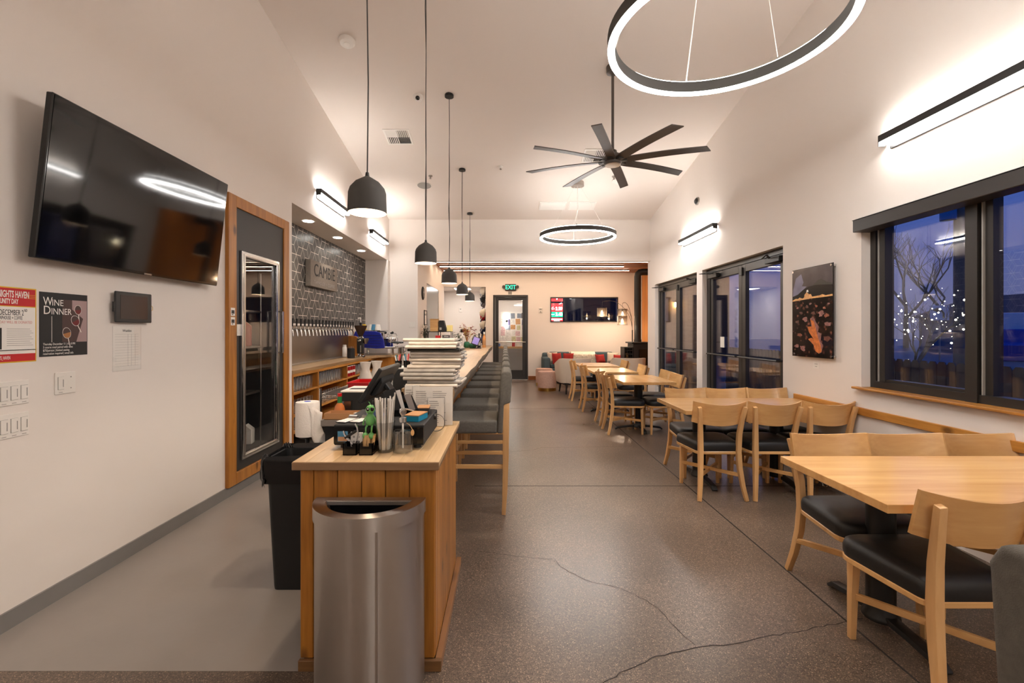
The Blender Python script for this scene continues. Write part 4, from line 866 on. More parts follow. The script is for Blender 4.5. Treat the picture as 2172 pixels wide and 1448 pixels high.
# ---------------------------------------------------------------- till
t = thing('till_screen', 'black touchscreen till seen from behind on a slanted arm', 'till', (-.60, 2.52, CT+.002))
b0, b1 = Vector((-.135, 0, .185)), Vector((-.028, 0, .355)); d = (b1-b0).normalized(); nrm = Vector((d.z, 0, -d.x))
m = MB(); q = [b0, b1, b1+nrm*.022, b0+nrm*.022]; m.prism([(p.x, p.z) for p in q], -.21, .21, 'Y').build('screen', M['black'], t, bev=.006, seg=2)
q = [b0-nrm*.001+d*.012, b1-nrm*.001-d*.012, b1-d*.012, b0+d*.012]; MB().prism([(p.x, p.z) for p in q], -.195, .195, 'Y').build('display', M['blackgloss'], t)
md = (b0+b1)/2+nrm*.022; MB().prism([((md-d*.06).x, (md-d*.06).z), ((md+d*.05).x, (md+d*.05).z), ((md+d*.03+nrm*.018).x, (md+d*.03+nrm*.018).z), ((md-d*.05+nrm*.022).x, (md-d*.05+nrm*.022).z)], -.13, .13, 'Y').build('back_cover', M['blackmatte'], t, bev=.004)
MB().bar((md.x+.01, .02, md.z+.0), (.12, .02, .012), .085, .022, (0,0,1)).build('arm', M['black'], t, bev=.004); MB().box(.0, .16, -.09, .13, 0, .014).build('foot_plate', M['black'], t, bev=.004)
t = thing('receipt_printer', 'dark receipt printer box with white top behind the till', 'printer', (-1.0, 3.28, CT)); MB().box(-.11, .16, -.14, .14, .0, .125).build('body', M['blackmatte'], t, bev=.005); MB().box(-.112, .162, -.142, .142, .125, .137).build('top_cover', M['white'], t, bev=.003); MB().box(-.08, .05, -.06, .0, .137, .139).build('paper_slot', M['ink'], t)
t = thing('equipment_box', 'black equipment box with bottles behind the newspaper stack', 'box', (-.80, 3.45, CT)); MB().box(-.0, .16, -.14, .14, 0, .27).build('body', M['blackmatte'], t, bev=.006); MB().box(.01, .15, -.13, .13, .27, .275).build('top_plate', M['white'], t)
for k, (x, y) in enumerate(((-.775, 3.38), (-.715, 3.39))):
    t = thing('pen_cup', ['black cup full of markers on the equipment box, inner one', 'black cup full of markers next to the newspaper stack'][k], 'cup', (x, y, CT+.276), group='marker cups on the equipment box')
    MB().lathe([(.022,0),(.026,.05),(.024,.05),(.02,.004),(.001,.004)], 16, cap=False).build('cup', M['blackgloss'], t, smooth=S)
    r = random.Random(k)
    for q in range(5):
        a = q*1.26; o = tag(MB().cyl((.008*math.cos(a), .008*math.sin(a), .006), (.026*math.cos(a), .026*math.sin(a), .09+r.uniform(-.01, .012)), .0045, n=7).build('marker', [M['ink'], M['inkred'], M['teal'], M['paper'], M['pinkink']][q]), '%s marker standing in the %s cup' % (['black', 'red', 'teal', 'white', 'pink'][q], ['inner black', 'outer black'][k]), 'marker', 'markers in cups'); o.location = (x, y, CT+.276)
t = thing('hot_sauce', 'hot sauce bottle with green neck label and red cap', 'bottle', (-1.075, 3.02, CT))
M['sauce'] = mat('hot_sauce_glass', (196, 112, 56), .15); M['greenlab'] = mat('green_label', (20, 108, 52), .5)
MB().lathe([(.02,0),(.03,.006),(.034,.03),(.028,.055),(.013,.075),(.011,.085)], 24).build('bottle', M['sauce'], t, smooth=S); MB().lathe([(.0145,.074),(.0135,.115),(.012,.116)], 20).build('neck_label', M['greenlab'], t, smooth=S); MB().lathe([(.014,.116),(.014,.136),(.001,.137)], 16).build('cap', M['red'], t, smooth=S)
t = thing('kraft_box', 'open kraft cardboard tray at the inner counter edge', 'box', (-.93, 2.88, CT)); 
m = MB(); m.box(-.17, .17, -.055, .055, 0, .003); m.box(-.17, .17, -.055, -.052, 0, .04); m.box(-.17, .17, .052, .055, 0, .04); m.box(-.17, -.167, -.05, .05, 0, .04); m.build('tray', M['kraft'], t)
t = thing('napkin_tub', 'clear plastic tub beside the hot sauce bottle', 'tub', (-1.09, 3.16, CT)); m = MB(); m.box(-.025,.06,-.06,.06,0,.003); m.box(-.027,-.024,-.06,.06,0,.07); m.box(.057,.06,-.06,.06,0,.07); m.box(-.025,.06,-.06,-.057,0,.07); m.box(-.025,.06,.057,.06,0,.07); m.build('tub', M['clear'], t); MB().box(-.028,.063,-.063,.063,.07,.074).build('rim', M['clear'], t)
# ---------------------------------------------------------------- newspaper stack on the bar end
rnd = random.Random(21); z = 1.0705
M['news'] = mat('newsprint', (214, 202, 188), .75, var=.10, vscale=14); M['newsg'] = mat('newsprint_gray', (176, 169, 160), .75, var=.18, vscale=16); M['binder'] = mat('black_binder', (20, 24, 24), .3)
offs = [(0,.0,0),(.012,.02,1),(-.02,.0,1),(-.03,.0,1),(-.016,.01,1),(.004,.02,0),(.02,.03,0),(.018,.02,0),(.022,.03,0),(.02,.025,0),(.012,.0,2),(-.01,-.02,0),(.005,.0,0),(-.022,.01,0)]
hs = [.022,.024,.023,.023,.024,.024,.022,.021,.022,.022,.017,.022,.022,.021]
for k, (dx, dy, kind) in enumerate(offs):
    t = thing('newspaper', 'black binder wedged in the stack of newspapers' if kind == 2 else 'folded %s newspaper, %s from the bottom of the bar-end stack' % (['cream', 'grayish'][kind], ORD[k]), 'binder' if kind == 2 else 'newspaper', (-.452+dx, 3.0+dy, z), rnd.uniform(-.05, .05), 'newspaper stack on the bar end')
    H = hs[k]; mt = [M['news'], M['newsg'], M['binder']][kind]; hw = .158+rnd.uniform(-.008, .008); D = .12
    nx = 14; vs = []
    sec = [(0, 0), (-.006, H*.25), (-.008, H*.5), (-.005, H*.8), (.002, H*.97), (.03, H)]
    for i in range(nx+1):
        x = -hw+2*hw*i/nx; wv = rnd.uniform(-.0012, .0012)
        for (yy, zz) in sec: vs.append((x, -D+yy+wv, max(0, zz)*(1-.06*abs(math.sin(i*.9+k)))))
        vs.append((x, D, H*.85)); vs.append((x, D, 0))
    n8 = 8; fs = [(i*n8+j, i*n8+(j+1) % n8, (i+1)*n8+(j+1) % n8, (i+1)*n8+j) for i in range(nx) for j in range(n8)]+[tuple(range(n8-1, -1, -1)), tuple(nx*n8+j for j in range(n8))]
    MB().add(vs, fs).build('pages', mt, t, smooth=.8)
    MB().prism([(-D*.9, H*.3), (D*.9, H*.3), (D*.9, H*.75), (-D*.9, H*.7)], hw-.002, hw+.012, 'X').build('page_edge', [M['newsg'], M['news'], M['black']][kind], t)
    z += H*.965+.0005
# ---------------------------------------------------------------- paper towel on its stand
t = thing('towel_stand', 'thin black floor pole with a round foot holding the paper towel roll', 'stand', (-1.275, 3.0, 0)); MB().lathe([(.13,0),(.13,.01),(.02,.03),(.016,.04)], 24).build('foot', M['black'], t, smooth=S); MB().cyl((0,0,.03),(0,0,.74), .014, n=12).build('pole', M['black'], t, smooth=S); MB().cyl((0,0,.735),(0,0,.745), .05, n=20).build('plate', M['black'], t, smooth=S)
M['towel'] = mat('towel_paper', (236, 228, 220), .9, bump=.3, bscale=120)
t = thing('paper_towel', 'big white paper towel roll with a loose hanging sheet', 'paper towel', (-1.275, 3.0, .746)); MB().lathe([(.022,0),(.072,.002),(.074,.03),(.073,.2),(.071,.218),(.022,.22)], 36).build('roll', M['towel'], t, smooth=S); MB().cyl((0,0,.2201),(0,0,.2215), .021, n=20).build('core', mat('blue_core', (60, 84, 190), .7), t)
vs = []; n = 12
for i in range(n+1):
    q = i/n
    for j in range(7):
        u = j/6; vs.append((.03+.07*u+.14*q*q*(.5+u*.5)+.012*math.sin(q*7+u*2), -.068+.035*u+.01*math.sin(u*6+q*3), .205-.30*q-.05*u))
ms = MB().add(vs, [(i*7+j, i*7+j+1, (i+1)*7+j+1, (i+1)*7+j) for i in range(n) for j in range(6)]).build('loose_sheet', M['towel'], t, smooth=2)
sm = ms.modifiers.new('th', 'SOLIDIFY'); sm.thickness = .0012
# ---------------------------------------------------------------- wire rack, red tub, carafes
t = thing('wire_rack', 'chrome wire shelf rack behind the till', 'rack', (-1.40, 4.75, 0))
for x in (-.27, .27):
    for y in (-.55, .55): MB().cyl((x, y, 0), (x, y, .90), .012, n=10).build('post', M['chrome'], t, smooth=S)
for z in (.2, .845):
    m = MB()
    for x in (-.27, .27): m.cyl((x, -.55, z), (x, .55, z), .004, n=6); m.cyl((x, -.55, z-.03), (x, .55, z-.03), .003, n=6)
    for y in (-.55, .55):
        m.cyl((-.27, y, z), (.27, y, z), .004, n=6); m.cyl((-.27, y, z-.035), (.27, y, z-.035), .004, n=6)
        for i in range(9): m.cyl((-.27+.06*i, y, z-.035*(i % 2)), (-.21+.06*i, y, z-.035*((i+1) % 2)), .002, n=5)
    m.build('shelf_frame', M['chrome'], t, smooth=S)
    for i in range(1, 26): MB().cyl((-.27, -.55+.0423*i, z), (.27, -.55+.0423*i, z), .0026, n=6).build('wire', M['chrome'], t)
t = thing('red_tub', 'bright red plastic dish tub on the wire rack', 'tub', (-1.36, 4.55, .85))
def tub(m, sx, sy, h, th=.004):
    for a, c, d, e in ((-sx, sx, -sy, -sy+th), (-sx, sx, sy-th, sy), (-sx, -sx+th, -sy, sy), (sx-th, sx, -sy, sy)): m.box(a, c, d, e, 0, h)
    return m.box(-sx, sx, -sy, sy, 0, th)
tub(MB(), .12, .17, .08).build('tub', M['red'], t); 
m = MB(); m.box(-.13, .13, -.18, -.17, .075, .085); m.box(-.13, .13, .17, .18, .075, .085); m.box(-.13, -.12, -.17, .17, .075, .085); m.box(.12, .13, -.17, .17, .075, .085); m.build('rim', M['red'], t)
M['frost'] = alpha(mat('frosted_glass', (232, 224, 214), .2), .5)
cp = [(.055,0),(.072,.03),(.075,.06),(.055,.12),(.042,.16),(.052,.21),(.062,.235),(.060,.235),(.05,.21),(.04,.16),(.053,.12),(.072,.06),(.068,.03),(.001,.01)]
def carafe():
    t = thing('carafe', '', 'carafe', group='glass carafes on the rack'); MB().lathe(cp, 28, cap=False).build('body', M['frost'], t, smooth=1.2); MB().ring((0,0,0), .058, .063, .232, .238, 28).build('lip', M['frost'], t, smooth=S); return t
c0 = carafe(); c0.location = (-1.50, 5.0, .85); c0['label'] = 'waisted glass carafe on the wire rack, nearer of the pair'
dup(c0, 'waisted glass carafe on the wire rack, farther of the pair', (-1.43, 5.18, .85))
# stemmed and upright glasses on the service counter
wp = [(.032,0),(.033,.003),(.006,.008),(.004,.07),(.012,.085),(.034,.115),(.037,.15),(.031,.19),(.0295,.19),(.035,.15),(.032,.117),(.002,.09)]
def stem():
    t = thing('wine_glass', '', 'wine glass', group='wine glasses on the service counter'); MB().lathe(wp[:5], 16, cap=False).build('stem', M['glassware'], t, smooth=1.2); MB().lathe(wp[4:], 16, cap=False).build('bowl', M['glassware'], t, smooth=1.2); return t
g0 = stem(); k = 0
for i in range(6):
    for j in range(3):
        lb = 'stemmed wine glass behind the newspaper stack, %s in the %s row' % (ORD[i], ['inner', 'middle', 'bar-side'][j]); loc = (-1.04+.1*j, 4.35+.1*i, CT)
        if k == 0: g0.location = loc; g0['label'] = lb
        else: dup(g0, lb, loc)
        k += 1
tp_ = [(.028,0),(.030,.002),(.038,.125),(.0365,.125),(.029,.008),(.001,.008)]
def tumbler(nm='pint_glass', g='tumblers on the service counter'):
    t = thing(nm, '', 'glass', group=g); MB().lathe(tp_[:4], 14, cap=False).build('glass_wall', M['glassware'], t, smooth=1.0); MB().lathe([(.001,0),(.029,0),(.0295,.01),(.001,.011)], 14, cap=False).build('glass_base', M['glassware'], t, smooth=1.0); return t
k = 0; tg0 = tumbler()
for i in range(4):
    for j in range(3):
        lb = 'upright tumbler beside the frosted carafes, %s in the %s row' % (ORD[i], ['inner', 'middle', 'bar-side'][j]); loc = (-1.07+.085*j, 3.78+.09*i, CT)
        if k == 0: tg0.location = loc; tg0['label'] = lb
        else: dup(tg0, lb, loc)
        k += 1
o = thing('napkin', 'folded white napkin standing like a tent among the glasses', 'napkin', (-.83, 4.0, CT)); MB().prism([(-.06,0),(-.055,0),(0,.15),(.055,0),(.06,0),(.002,.158)], -.05, .05, 'Y').build('cloth', M['paper'], o, rot=(0,0,.5)); MB().box(-.05,.05,-.04,.04,0,.003).build('lining', M['paper'], o, rot=(0,0,.5))
# ---------------------------------------------------------------- niche back bar
t = thing('back_bar', 'built-in timber back bar with cubby shelves in the tiled niche', 'back bar', (-2.58, 7.2, 0))
bx = lambda x0, x1, y0, y1, z0, z1: MB().box(x0+2.58, x1+2.58, y0-7.2, y1-7.2, z0, z1)
wt = MB(); wt.prism([(-.215, -2.03), (.22, -2.03), (.22, .9), (.30, 1.25), (.60, 1.5), (.60, 2.08), (-.215, 2.08)], .938, .981, 'Z'); wt.build('worktop', M['butcherY'], t, bev=.004)
bx(-2.79, -2.77, 5.17, 9.3, 0, .938).build('back_panel', M['pine'], t)
for y in (5.18, 5.885, 6.96, 8.03, 9.1): bx(-2.77, -2.362, y-.014, y+.014, .08, .938).build('divider', M['pine'], t, bev=.002)
for a, c in ((5.194, 5.871), (5.899, 6.946), (6.974, 8.016), (8.044, 9.086)):
    for z in (.70, .45, .265): bx(-2.77, -2.364, a, c, z, z+.022).build('shelf', M['pineY'], t, bev=.002)
    bx(-2.375, -2.362, a, c, .905, .938).build('apron', M['pineY'], t)
bx(-2.765, -2.38, 5.17, 9.1, 0, .08).build('plinth', M['black'], t)
bx(-2.40, -2.0, 8.62, 8.65, 0, .937).build('end_panel', M['pine'], t)
# glasses in the cubbies
def gset(proto, first, pos, lab, grp):
    for k, p in enumerate(pos):
        lb = lab(k)
        if k == 0 and not first[0]: first[0] = True; proto.location = p; proto['label'] = lb; proto['group'] = grp
        else: dup(proto, lb, p, None, grp)
tp2 = [(.024,0),(.026,.002),(.034,.15),(.0325,.15),(.025,.008),(.001,.008)]
def pint():
    t = thing('pint_glass', '', 'glass'); MB().lathe(tp2[:4], 12, cap=False).build('glass_wall', M['glassware'], t, smooth=1.0); MB().lathe([(.001,0),(.025,0),(.0255,.012),(.001,.013)], 12, cap=False).build('glass_base', M['glassware'], t, smooth=1.0); return t
pg = pint(); fst = [False]
for nm, z, ya, cnt, rows in (('upper cubby next to the pillar', .723, 5.25, 7, 2), ('upper cubby second from the pillar', .723, 5.95, 11, 2), ('middle cubby next to the pillar', .473, 5.25, 7, 1), ('middle cubby second from the pillar', .473, 5.95, 10, 1), ('low cubby next to the pillar', .288, 5.25, 7, 1), ('upper cubby third from the pillar', .723, 7.5, 5, 1)):
    for r in range(rows):
        gset(pg, fst, [(-2.42-.1*r, ya+.085*i, z) for i in range(cnt)], lambda k, nm=nm, r=r: 'pint glass in the %s, %s along the %s row' % (nm, ORD[k], ['front', 'back'][r]), 'pint glasses in the back bar cubbies')
for k in range(4):
    t = thing('coffee_can', 'red coffee can on the third cubby shelf, %s from the divider' % ORD[k], 'can', (-2.44-.0*k, 7.06+.115*k, .723), group='red cans in the back bar')
    MB().cyl((0,0,0),(0,0,.15), .05, n=20).build('can', mat('can_red', (156, 18, 22), .35) if k == 0 else bpy.data.materials['can_red'], t, smooth=S); MB().cyl((0,0,.1501),(0,0,.158), .052, n=20).build('lid', M['white'], t, smooth=S); MB().cyl((0,0,.05),(0,0,.09), .0505, n=20, cap=False).build('label_band', M['paper'], t, smooth=S)
# steel backsplash and taps
t = thing('tap_backsplash', 'brushed steel backsplash panel with drip ledge behind the taps', 'backsplash', (-2.79, 7.2, .981))
MB().box(-.009, .004, -2.02, 1.05, 0, .50).build('panel', M['steel'], t); MB().box(.0, .055, -2.02, 1.05, .44, .515).build('tap_rail', M['steel'], t, bev=.004); MB().box(.0, .10, -2.02, 1.05, 0, .012).build('drip_tray', M['steel'], t, bev=.003)
def tap():
    t = thing('beer_tap', '', 'beer tap', group='chrome beer taps in a row')
    m = MB(); m.cyl((0,0,0),(.05,0,0), .014, n=10); m.cyl((.05,0,0),(.075,0,-.008), .016, n=10); m.tube([(.072,0,-.005),(.082,0,-.04),(.088,0,-.085)], [.012,.01,.009], 8); m.cyl((.07,0,.0),(.074,0,.04), .009, n=8)
    m.build('faucet', M['chrome'], t, smooth=S); MB().cyl((.074,0,.04),(.076,0,.14), .010, .015, n=8).build('tap_handle', M['black'], t, smooth=S); MB().cyl((0,0,0),(.006,0,0), .022, n=12).build('flange', M['chrome'], t, smooth=S); return t
tp0 = tap()
for k in range(24):
    lb = 'chrome beer tap with black handle, %s along from the pillar' % ORD[k]; loc = (-2.734, 5.32+.122*k, 1.44)
    if k == 0: tp0.location = loc; tp0['label'] = lb
    else: dup(tp0, lb, loc)
t = thing('backsplash_end', 'rounded timber end board closing the tap backsplash', 'board', (-2.6, 8.28, .981)); 
pts = [(-.19, 0), (.0, 0), (.0, .255)]+[(-.1+.1*math.cos(a*PI/16), .255+.1*math.sin(a*PI/16)) for a in range(1, 9)]+[(-.19, .355)]
MB().prism(pts, -.015, .015, 'Y').build('board', M['pine'], t, bev=.003); MB().box(-.18,-.01,-.03,-.015,0,.02).build('cleat', M['pine'], t)
t = thing('white_bottle', 'plain white plastic bottle standing before the steel backsplash', 'bottle', (-2.665, 7.72, .994)); MB().lathe([(.035,0),(.037,.004),(.037,.15),(.03,.165),(.026,.17)], 20).build('bottle', M['paper'], t, smooth=S); MB().lathe([(.03,.171),(.03,.2),(.001,.201)], 20).build('cap', M['white'], t, smooth=S)
t = thing('black_canister', 'black utensil canister beside the coffee grinder', 'canister', (-2.50, 7.55, .982)); MB().lathe([(.055,0),(.058,.003),(.058,.16),(.053,.16),(.052,.01),(.001,.01)], 24, cap=False).build('canister', M['black'], t, smooth=S)
for a in range(4): MB().cyl((.02*math.cos(a*1.6), .02*math.sin(a*1.6), .02), (.035*math.cos(a*1.6), .035*math.sin(a*1.6), .19), .004, n=6).build('spoon', M['steel'], t)
# espresso grinder
M['hopper'] = mat('smoked_hopper', (62, 44, 34), .15)
t = thing('coffee_grinder', 'upright black and chrome coffee grinder with brown hopper', 'coffee grinder', (-2.43, 7.82, .982))
MB().lathe([(.075,0),(.08,.02),(.05,.035),(.05,.06)], 24).build('base', M['chrome'], t, smooth=S); MB().box(-.05,.05,-.055,.06,.06,.31).build('body', M['black'], t, bev=.012, seg=2); MB().lathe([(.048,.31),(.055,.33),(.04,.345)], 24).build('collar', M['chrome'], t, smooth=S)
MB().lathe([(.03,.345),(.105,.515),(.105,.525),(.10,.525),(.027,.35)], 28, cap=False).build('hopper', M['hopper'], t, smooth=S); MB().cyl((0,0,.5255),(0,0,.532), .107, n=28).build('hopper_lid', M['hopper'], t, smooth=S); MB().lathe([(.02,.533),(.02,.56),(.03,.575),(.018,.585)], 16).build('lid_knob', M['black'], t, smooth=S)
MB().lathe([(.001,.22),(.02,.22),(.05,.29),(.05,.315),(.001,.315)], 20, (.085,0,0)).build('dosing_cup', M['steel'], t, smooth=S); MB().ball((0,-.06,.28), .025, 14, 8, (1.2,.3,.7)).build('badge', M['chrome'], t, smooth=3); MB().cyl((.02,-.06,.08),(.02,-.06,.2), .012).build('spout', M['chrome'], t, smooth=S)
t = thing('pump_bottle', 'white syrup pump bottle rising behind the grinder hopper', 'bottle', (-2.50, 8.06, .982)); MB().lathe([(.04,0),(.042,.3),(.03,.4),(.014,.47),(.014,.56)], 20).build('bottle', M['hopper'], t, smooth=S); MB().lathe([(.018,.56),(.018,.585),(.006,.59),(.006,.67)], 14).build('pump', M['paper'], t, smooth=S); MB().cyl((0,0,.665),(-.05,0,.66), .01, n=10).build('nozzle', M['paper'], t, smooth=S)
# espresso machine
M['blue'] = mat('cobalt_panel', (24, 38, 150), .3)
t = thing('espresso_machine', 'cobalt blue and chrome espresso machine on the back bar end', 'espresso machine', (-2.36, 8.78, 1.05))
MB().prism([(-.36,.08),(-.40,.30),(-.36,.37),(.0,.37),(.09,.34),(.155,.20),(.17,.06),(.02,.05)], -.33, -.30, 'Y').build('side_panel', M['blue'], t, bev=.01, seg=2); MB().prism([(-.36,.08),(-.40,.30),(-.36,.37),(.0,.37),(.09,.34),(.155,.20),(.17,.06),(.02,.05)], .30, .33, 'Y').build('side_panel', M['blue'], t, bev=.01, seg=2)
for k in range(5): MB().box(-.30+.02*k, .09+.012*k, -.334, -.3305, .10+.048*k-.003, .10+.048*k+.003).build('louver', M['ink'], t)
MB().box(-.36,.05,-.30,.30,.07,.36).build('body', M['steel'], t, bev=.01); MB().box(-.36,.08,-.31,.31,.371,.385).build('cup_rail', M['chrome'], t); MB().box(.02,.36,-.31,.31,.05,.085).build('drip_tray', M['chrome'], t, bev=.008); MB().box(.05,.16,-.30,.30,.22,.35).build('front_panel', M['chrome'], t, bev=.02, seg=2)
for y in (-.17, .05, .2):
    g = MB(); g.lathe([(.03,.17),(.035,.19),(.035,.25),(.028,.26)], 18, (.22, y, 0)); g.cyl((.12,y,.23),(.22,y,.23), .025, n=12); g.build('group_head', M['chrome'], t, smooth=S); 
    MB().cyl((.22,y,.165),(.40,y-.02,.15), .012, .016, n=10).build('portafilter_handle', M['black'], t, smooth=S); MB().cyl((.22,y,.16),(.22,y,.175), .036, n=18).build('portafilter', M['chrome'], t, smooth=S)
for y in (-.26, .27): MB().tube([(.16,y,.33),(.24,y,.32),(.27,y,.22),(.26,y,.10)], .007, 8).build('steam_wand', M['chrome'], t, smooth=S); MB().ball((.17,y,.34), .025, 10, 6).build('steam_knob', M['black'], t, smooth=3)
for x in (-.3, .3):
    for y in (-.25, .25): MB().cyl((x,y,-.067),(x,y,.055), .02, n=10).build('foot', M['chrome'], t)
for k, (x, y, m1) in enumerate(((.0, -.16, M['pict']), (.09, -.2, M['paper']), (-.07, -.12, M['white']), (.05, .0, M['paper']), (-.18, -.2, M['yellow']))):
    c = thing('cup_stack', '%s paper cups stacked upside down on the espresso machine' % ['blue', 'white', 'small ivory', 'tall white', 'yellow'][k], 'cups', (-2.42+x*.9, 8.72+y, 1.436), group='cup stacks on the espresso machine')
    for q in range(3): MB().lathe([(.045,.012*q),(.03,.085+.012*q),(.001,.086+.012*q)], 18).build('cup', m1, c, smooth=S)
c = thing('milk_pitcher', 'steel milk pitcher with black handle at the counter return', 'pitcher', (-2.04, 9.2, .982)); MB().lathe([(.045,0),(.05,.03),(.036,.10),(.04,.13)], 20).build('body', M['steel'], c, smooth=S); MB().tube([(.04,0,.11),(.08,0,.10),(.075,0,.04),(.046,0,.03)], .007, 8).build('handle', M['black'], c, smooth=S)
# sign
M['signm'] = mat('weathered_sign', (128, 117, 106), .7, var=.08, vscale=30)
t = thing('wall_sign', 'square-edged gray sign reading CAMBIE on the tiled wall', 'sign', (-2.795, 7.02, 2.245)); MB().box(0, .075, -.515, .515, -.19, .185).build('board', M['signm'], t, bev=.003); MB().box(-.0,.0005,-.51,.51,-.18,.18).build('mount', M['black'], t)
text('CAMBIE', .255, M['ink'], t, (.0755, 0, .045), LW, 'CENTER', .002, .93); text('TAPHOUSE + COFFEE', .072, M['inkgray'], t, (.0755, 0, -.125), LW, 'CENTER', .001, .95, sp=1.25)
# ---------------------------------------------------------------- left wall: television, posters, switches
M['screen'] = mat('tv_screen', (6, 6, 7), .06, spec=.55)
t = thing('television', 'large flat black television tilted down on the left wall', 'television', (-2.24, 2.97, 2.18))
rot = Matrix.Rotation(math.atan(.09/.80), 4, 'Y')
# screen faces +X; top leans into the room
MB().box(-.035, 0, -.715, .715, -.405, .405).xf(rot).build('cabinet', M['blackgloss'], t, bev=.004)
MB().box(.0002, .002, -.705, .705, -.388, .397).xf(rot).build('screen', M['screen'], t)
MB().box(-.075, -.035, -.35, .35, -.30, .1).xf(rot).build('rear_housing', M['blackmatte'], t, bev=.01); MB().box(-.13, -.05, -.2, .2, -.1, .1).build('mount', M['black'], t)
MB().box(.0, .003, -.03, .03, -.4035, -.394).xf(rot).build('badge', M['steel'], t)
def wallp(nm, label, cat, y0, y1, z0, z1, m0, th=.0015, x=XL):
    t = thing(nm, label, cat, (x, (y0+y1)/2, (z0+z1)/2)); t['hw'] = 0; MB().box(0, th, -(y1-y0)/2, (y1-y0)/2, -(z1-z0)/2, (z1-z0)/2).build('sheet', m0, t); return t
E_ = .0017
# charity poster (left edge outside the frame)
y0, y1, z0, z1 = 2.03, 2.347, 1.268, 1.632; t = wallp('charity_poster', 'red and white charity day poster at the left edge of the wall', 'poster', y0, y1, z0, z1, M['yellow']); H = z1-z0; W = y1-y0
q = lambda a, b, c, d, m0, e=E_, nm='print': MB().box(e-.0003, e, -W/2+a*W, -W/2+b*W, -H/2+c*H, -H/2+d*H).build(nm, m0, t)
q(.02,.985,.16,.74,M['paper']); q(.02,.985,.752,.985,M['inkred']); q(.02,.985,.015,.115,M['inkred']); q(.02,.985,.115,.17,M['paper'])
text('KNIGHTS HAVEN', .046, M['paper'], t, (E_+.0004, .123, .146), LW, 'RIGHT', .0002, .44, bold=.001); text('COMMUNITY DAY', .034, M['paper'], t, (E_+.0004, .071, .112), LW, 'RIGHT', .0002, .46, bold=.0008)
for k in range(3): q(.80+.03*k, .98, .905-.022*k, .910-.022*k, M['yellow'], E_+.0004)
text('DECEMBER 2', .038, ink, t, (E_+.0004, .097, .058), LW, 'RIGHT', .0002, .52); text('ND', .02, ink, t, (E_+.0004, .114, .071), LW, 'RIGHT', .0002, .5); text('TAPHOUSE + COFFEE', .024, ink, t, (E_+.0004, .091, .033), LW, 'RIGHT', .0002, .48)
text('DAY WILL BE DONATED', .019, M['pinkink'], t, (E_+.0004, .138, .0125), LW, 'RIGHT', .0002, .72)
for k in range(9): q(.56, .90+.025*((k*7) % 3), .445-.0275*k, .450-.0275*k, M['inkgray'], E_+.0004)
q(.15,.49,.18,.46,ink,E_+.0004); text('@KNIGHTS_HAVEN', .024, M['paper'], t, (E_+.0004, .035, -.158), LW, 'RIGHT', .0002, .42)
# wine dinner poster
y0, y1, z0, z1 = 2.362, 2.634, 1.288, 1.622; t = wallp('wine_poster', 'dark wine dinner poster with glasses and white serif title', 'poster', y0, y1, z0, z1, ink); H = z1-z0; W = y1-y0
M['mauve'] = mat('poster_mauve', (168, 140, 138), .6); M['wine'] = mat('poster_wine', (112, 22, 22), .5); M['amber'] = mat('poster_amber', (176, 116, 60), .5); M['darkbrown'] = mat('poster_brown', (74, 52, 48), .6)
q(.45,.985,.22,.90,M['darkbrown'])
MB().prism([(-W/2+.66*W,-H/2+.9*H),(-W/2+.985*W,-H/2+.9*H),(-W/2+.985*W,-H/2+.22*H),(-W/2+.75*W,-H/2+.22*H),(-W/2+.9*W,-H/2+.6*H),(-W/2+.66*W,-H/2+.75*H)], E_, E_+.0003, 'X').build('print', M['mauve'], t)
def glassprint(cy, cz, r, m0, a):
    p = []
    for i in range(24): u = 2*PI*i/24; p.append((r*math.cos(u)*.8, r*math.sin(u)))
    R_ = Matrix.Rotation(a, 2); rp_ = [R_ @ Vector(v) for v in p]
    MB().prism([(cy+v.x, cz+v.y) for v in rp_], E_+.0003, E_+.0006, 'X').build('print', M['paper'], t); MB().prism([(cy+v.x*.93, cz+v.y*.93) for v in rp_], E_+.0006, E_+.0008, 'X').build('print', M['darkbrown'], t)
    p2 = [R_ @ Vector(v) for v in p if v[1] < r*.1]; MB().prism([(cy+v.x*.9, cz+v.y*.9) for v in p2], E_+.0008, E_+.001, 'X').build('print', m0, t)
    s0 = R_ @ Vector((0, -r)); s1 = R_ @ Vector((0, -r*2.4)); MB().bar((E_+.0007, cy+s0.x, cz+s0.y), (E_+.0007, cy+s1.x, cz+s1.y), .004, .0004, (1,0,0)).build('print', M['paper'], t)
glassprint(.078, .082, .026, M['wine'], .1); glassprint(.062, .022, .03, M['wine'], .5); glassprint(.012, -.045, .03, M['amber'], .25)
text('W', .062, M['paper'], t, (E_+.0012, -.118, .118), LW, 'LEFT', .0002, .78); text('INE', .047, M['paper'], t, (E_+.0012, -.072, .113), LW, 'LEFT', .0002, .9); text('D', .062, M['paper'], t, (E_+.0012, -.118, .072), LW, 'LEFT', .0002, .9); text('INNER', .047, M['paper'], t, (E_+.0012, -.076, .067), LW, 'LEFT', .0002, .84)
q(.235,.243,.22,.63,M['paper'],E_+.0006)
for k, s_ in enumerate(('Thursday December 11 | 6 - 8 PM', '3 course meal paired with wine', '$75/person | limited seating', 'reservation required | email info')): text(s_, .0165, M['paper'], t, (E_+.0006, -.118, -.103-.0165*k), LW, 'LEFT', .0002, .78)
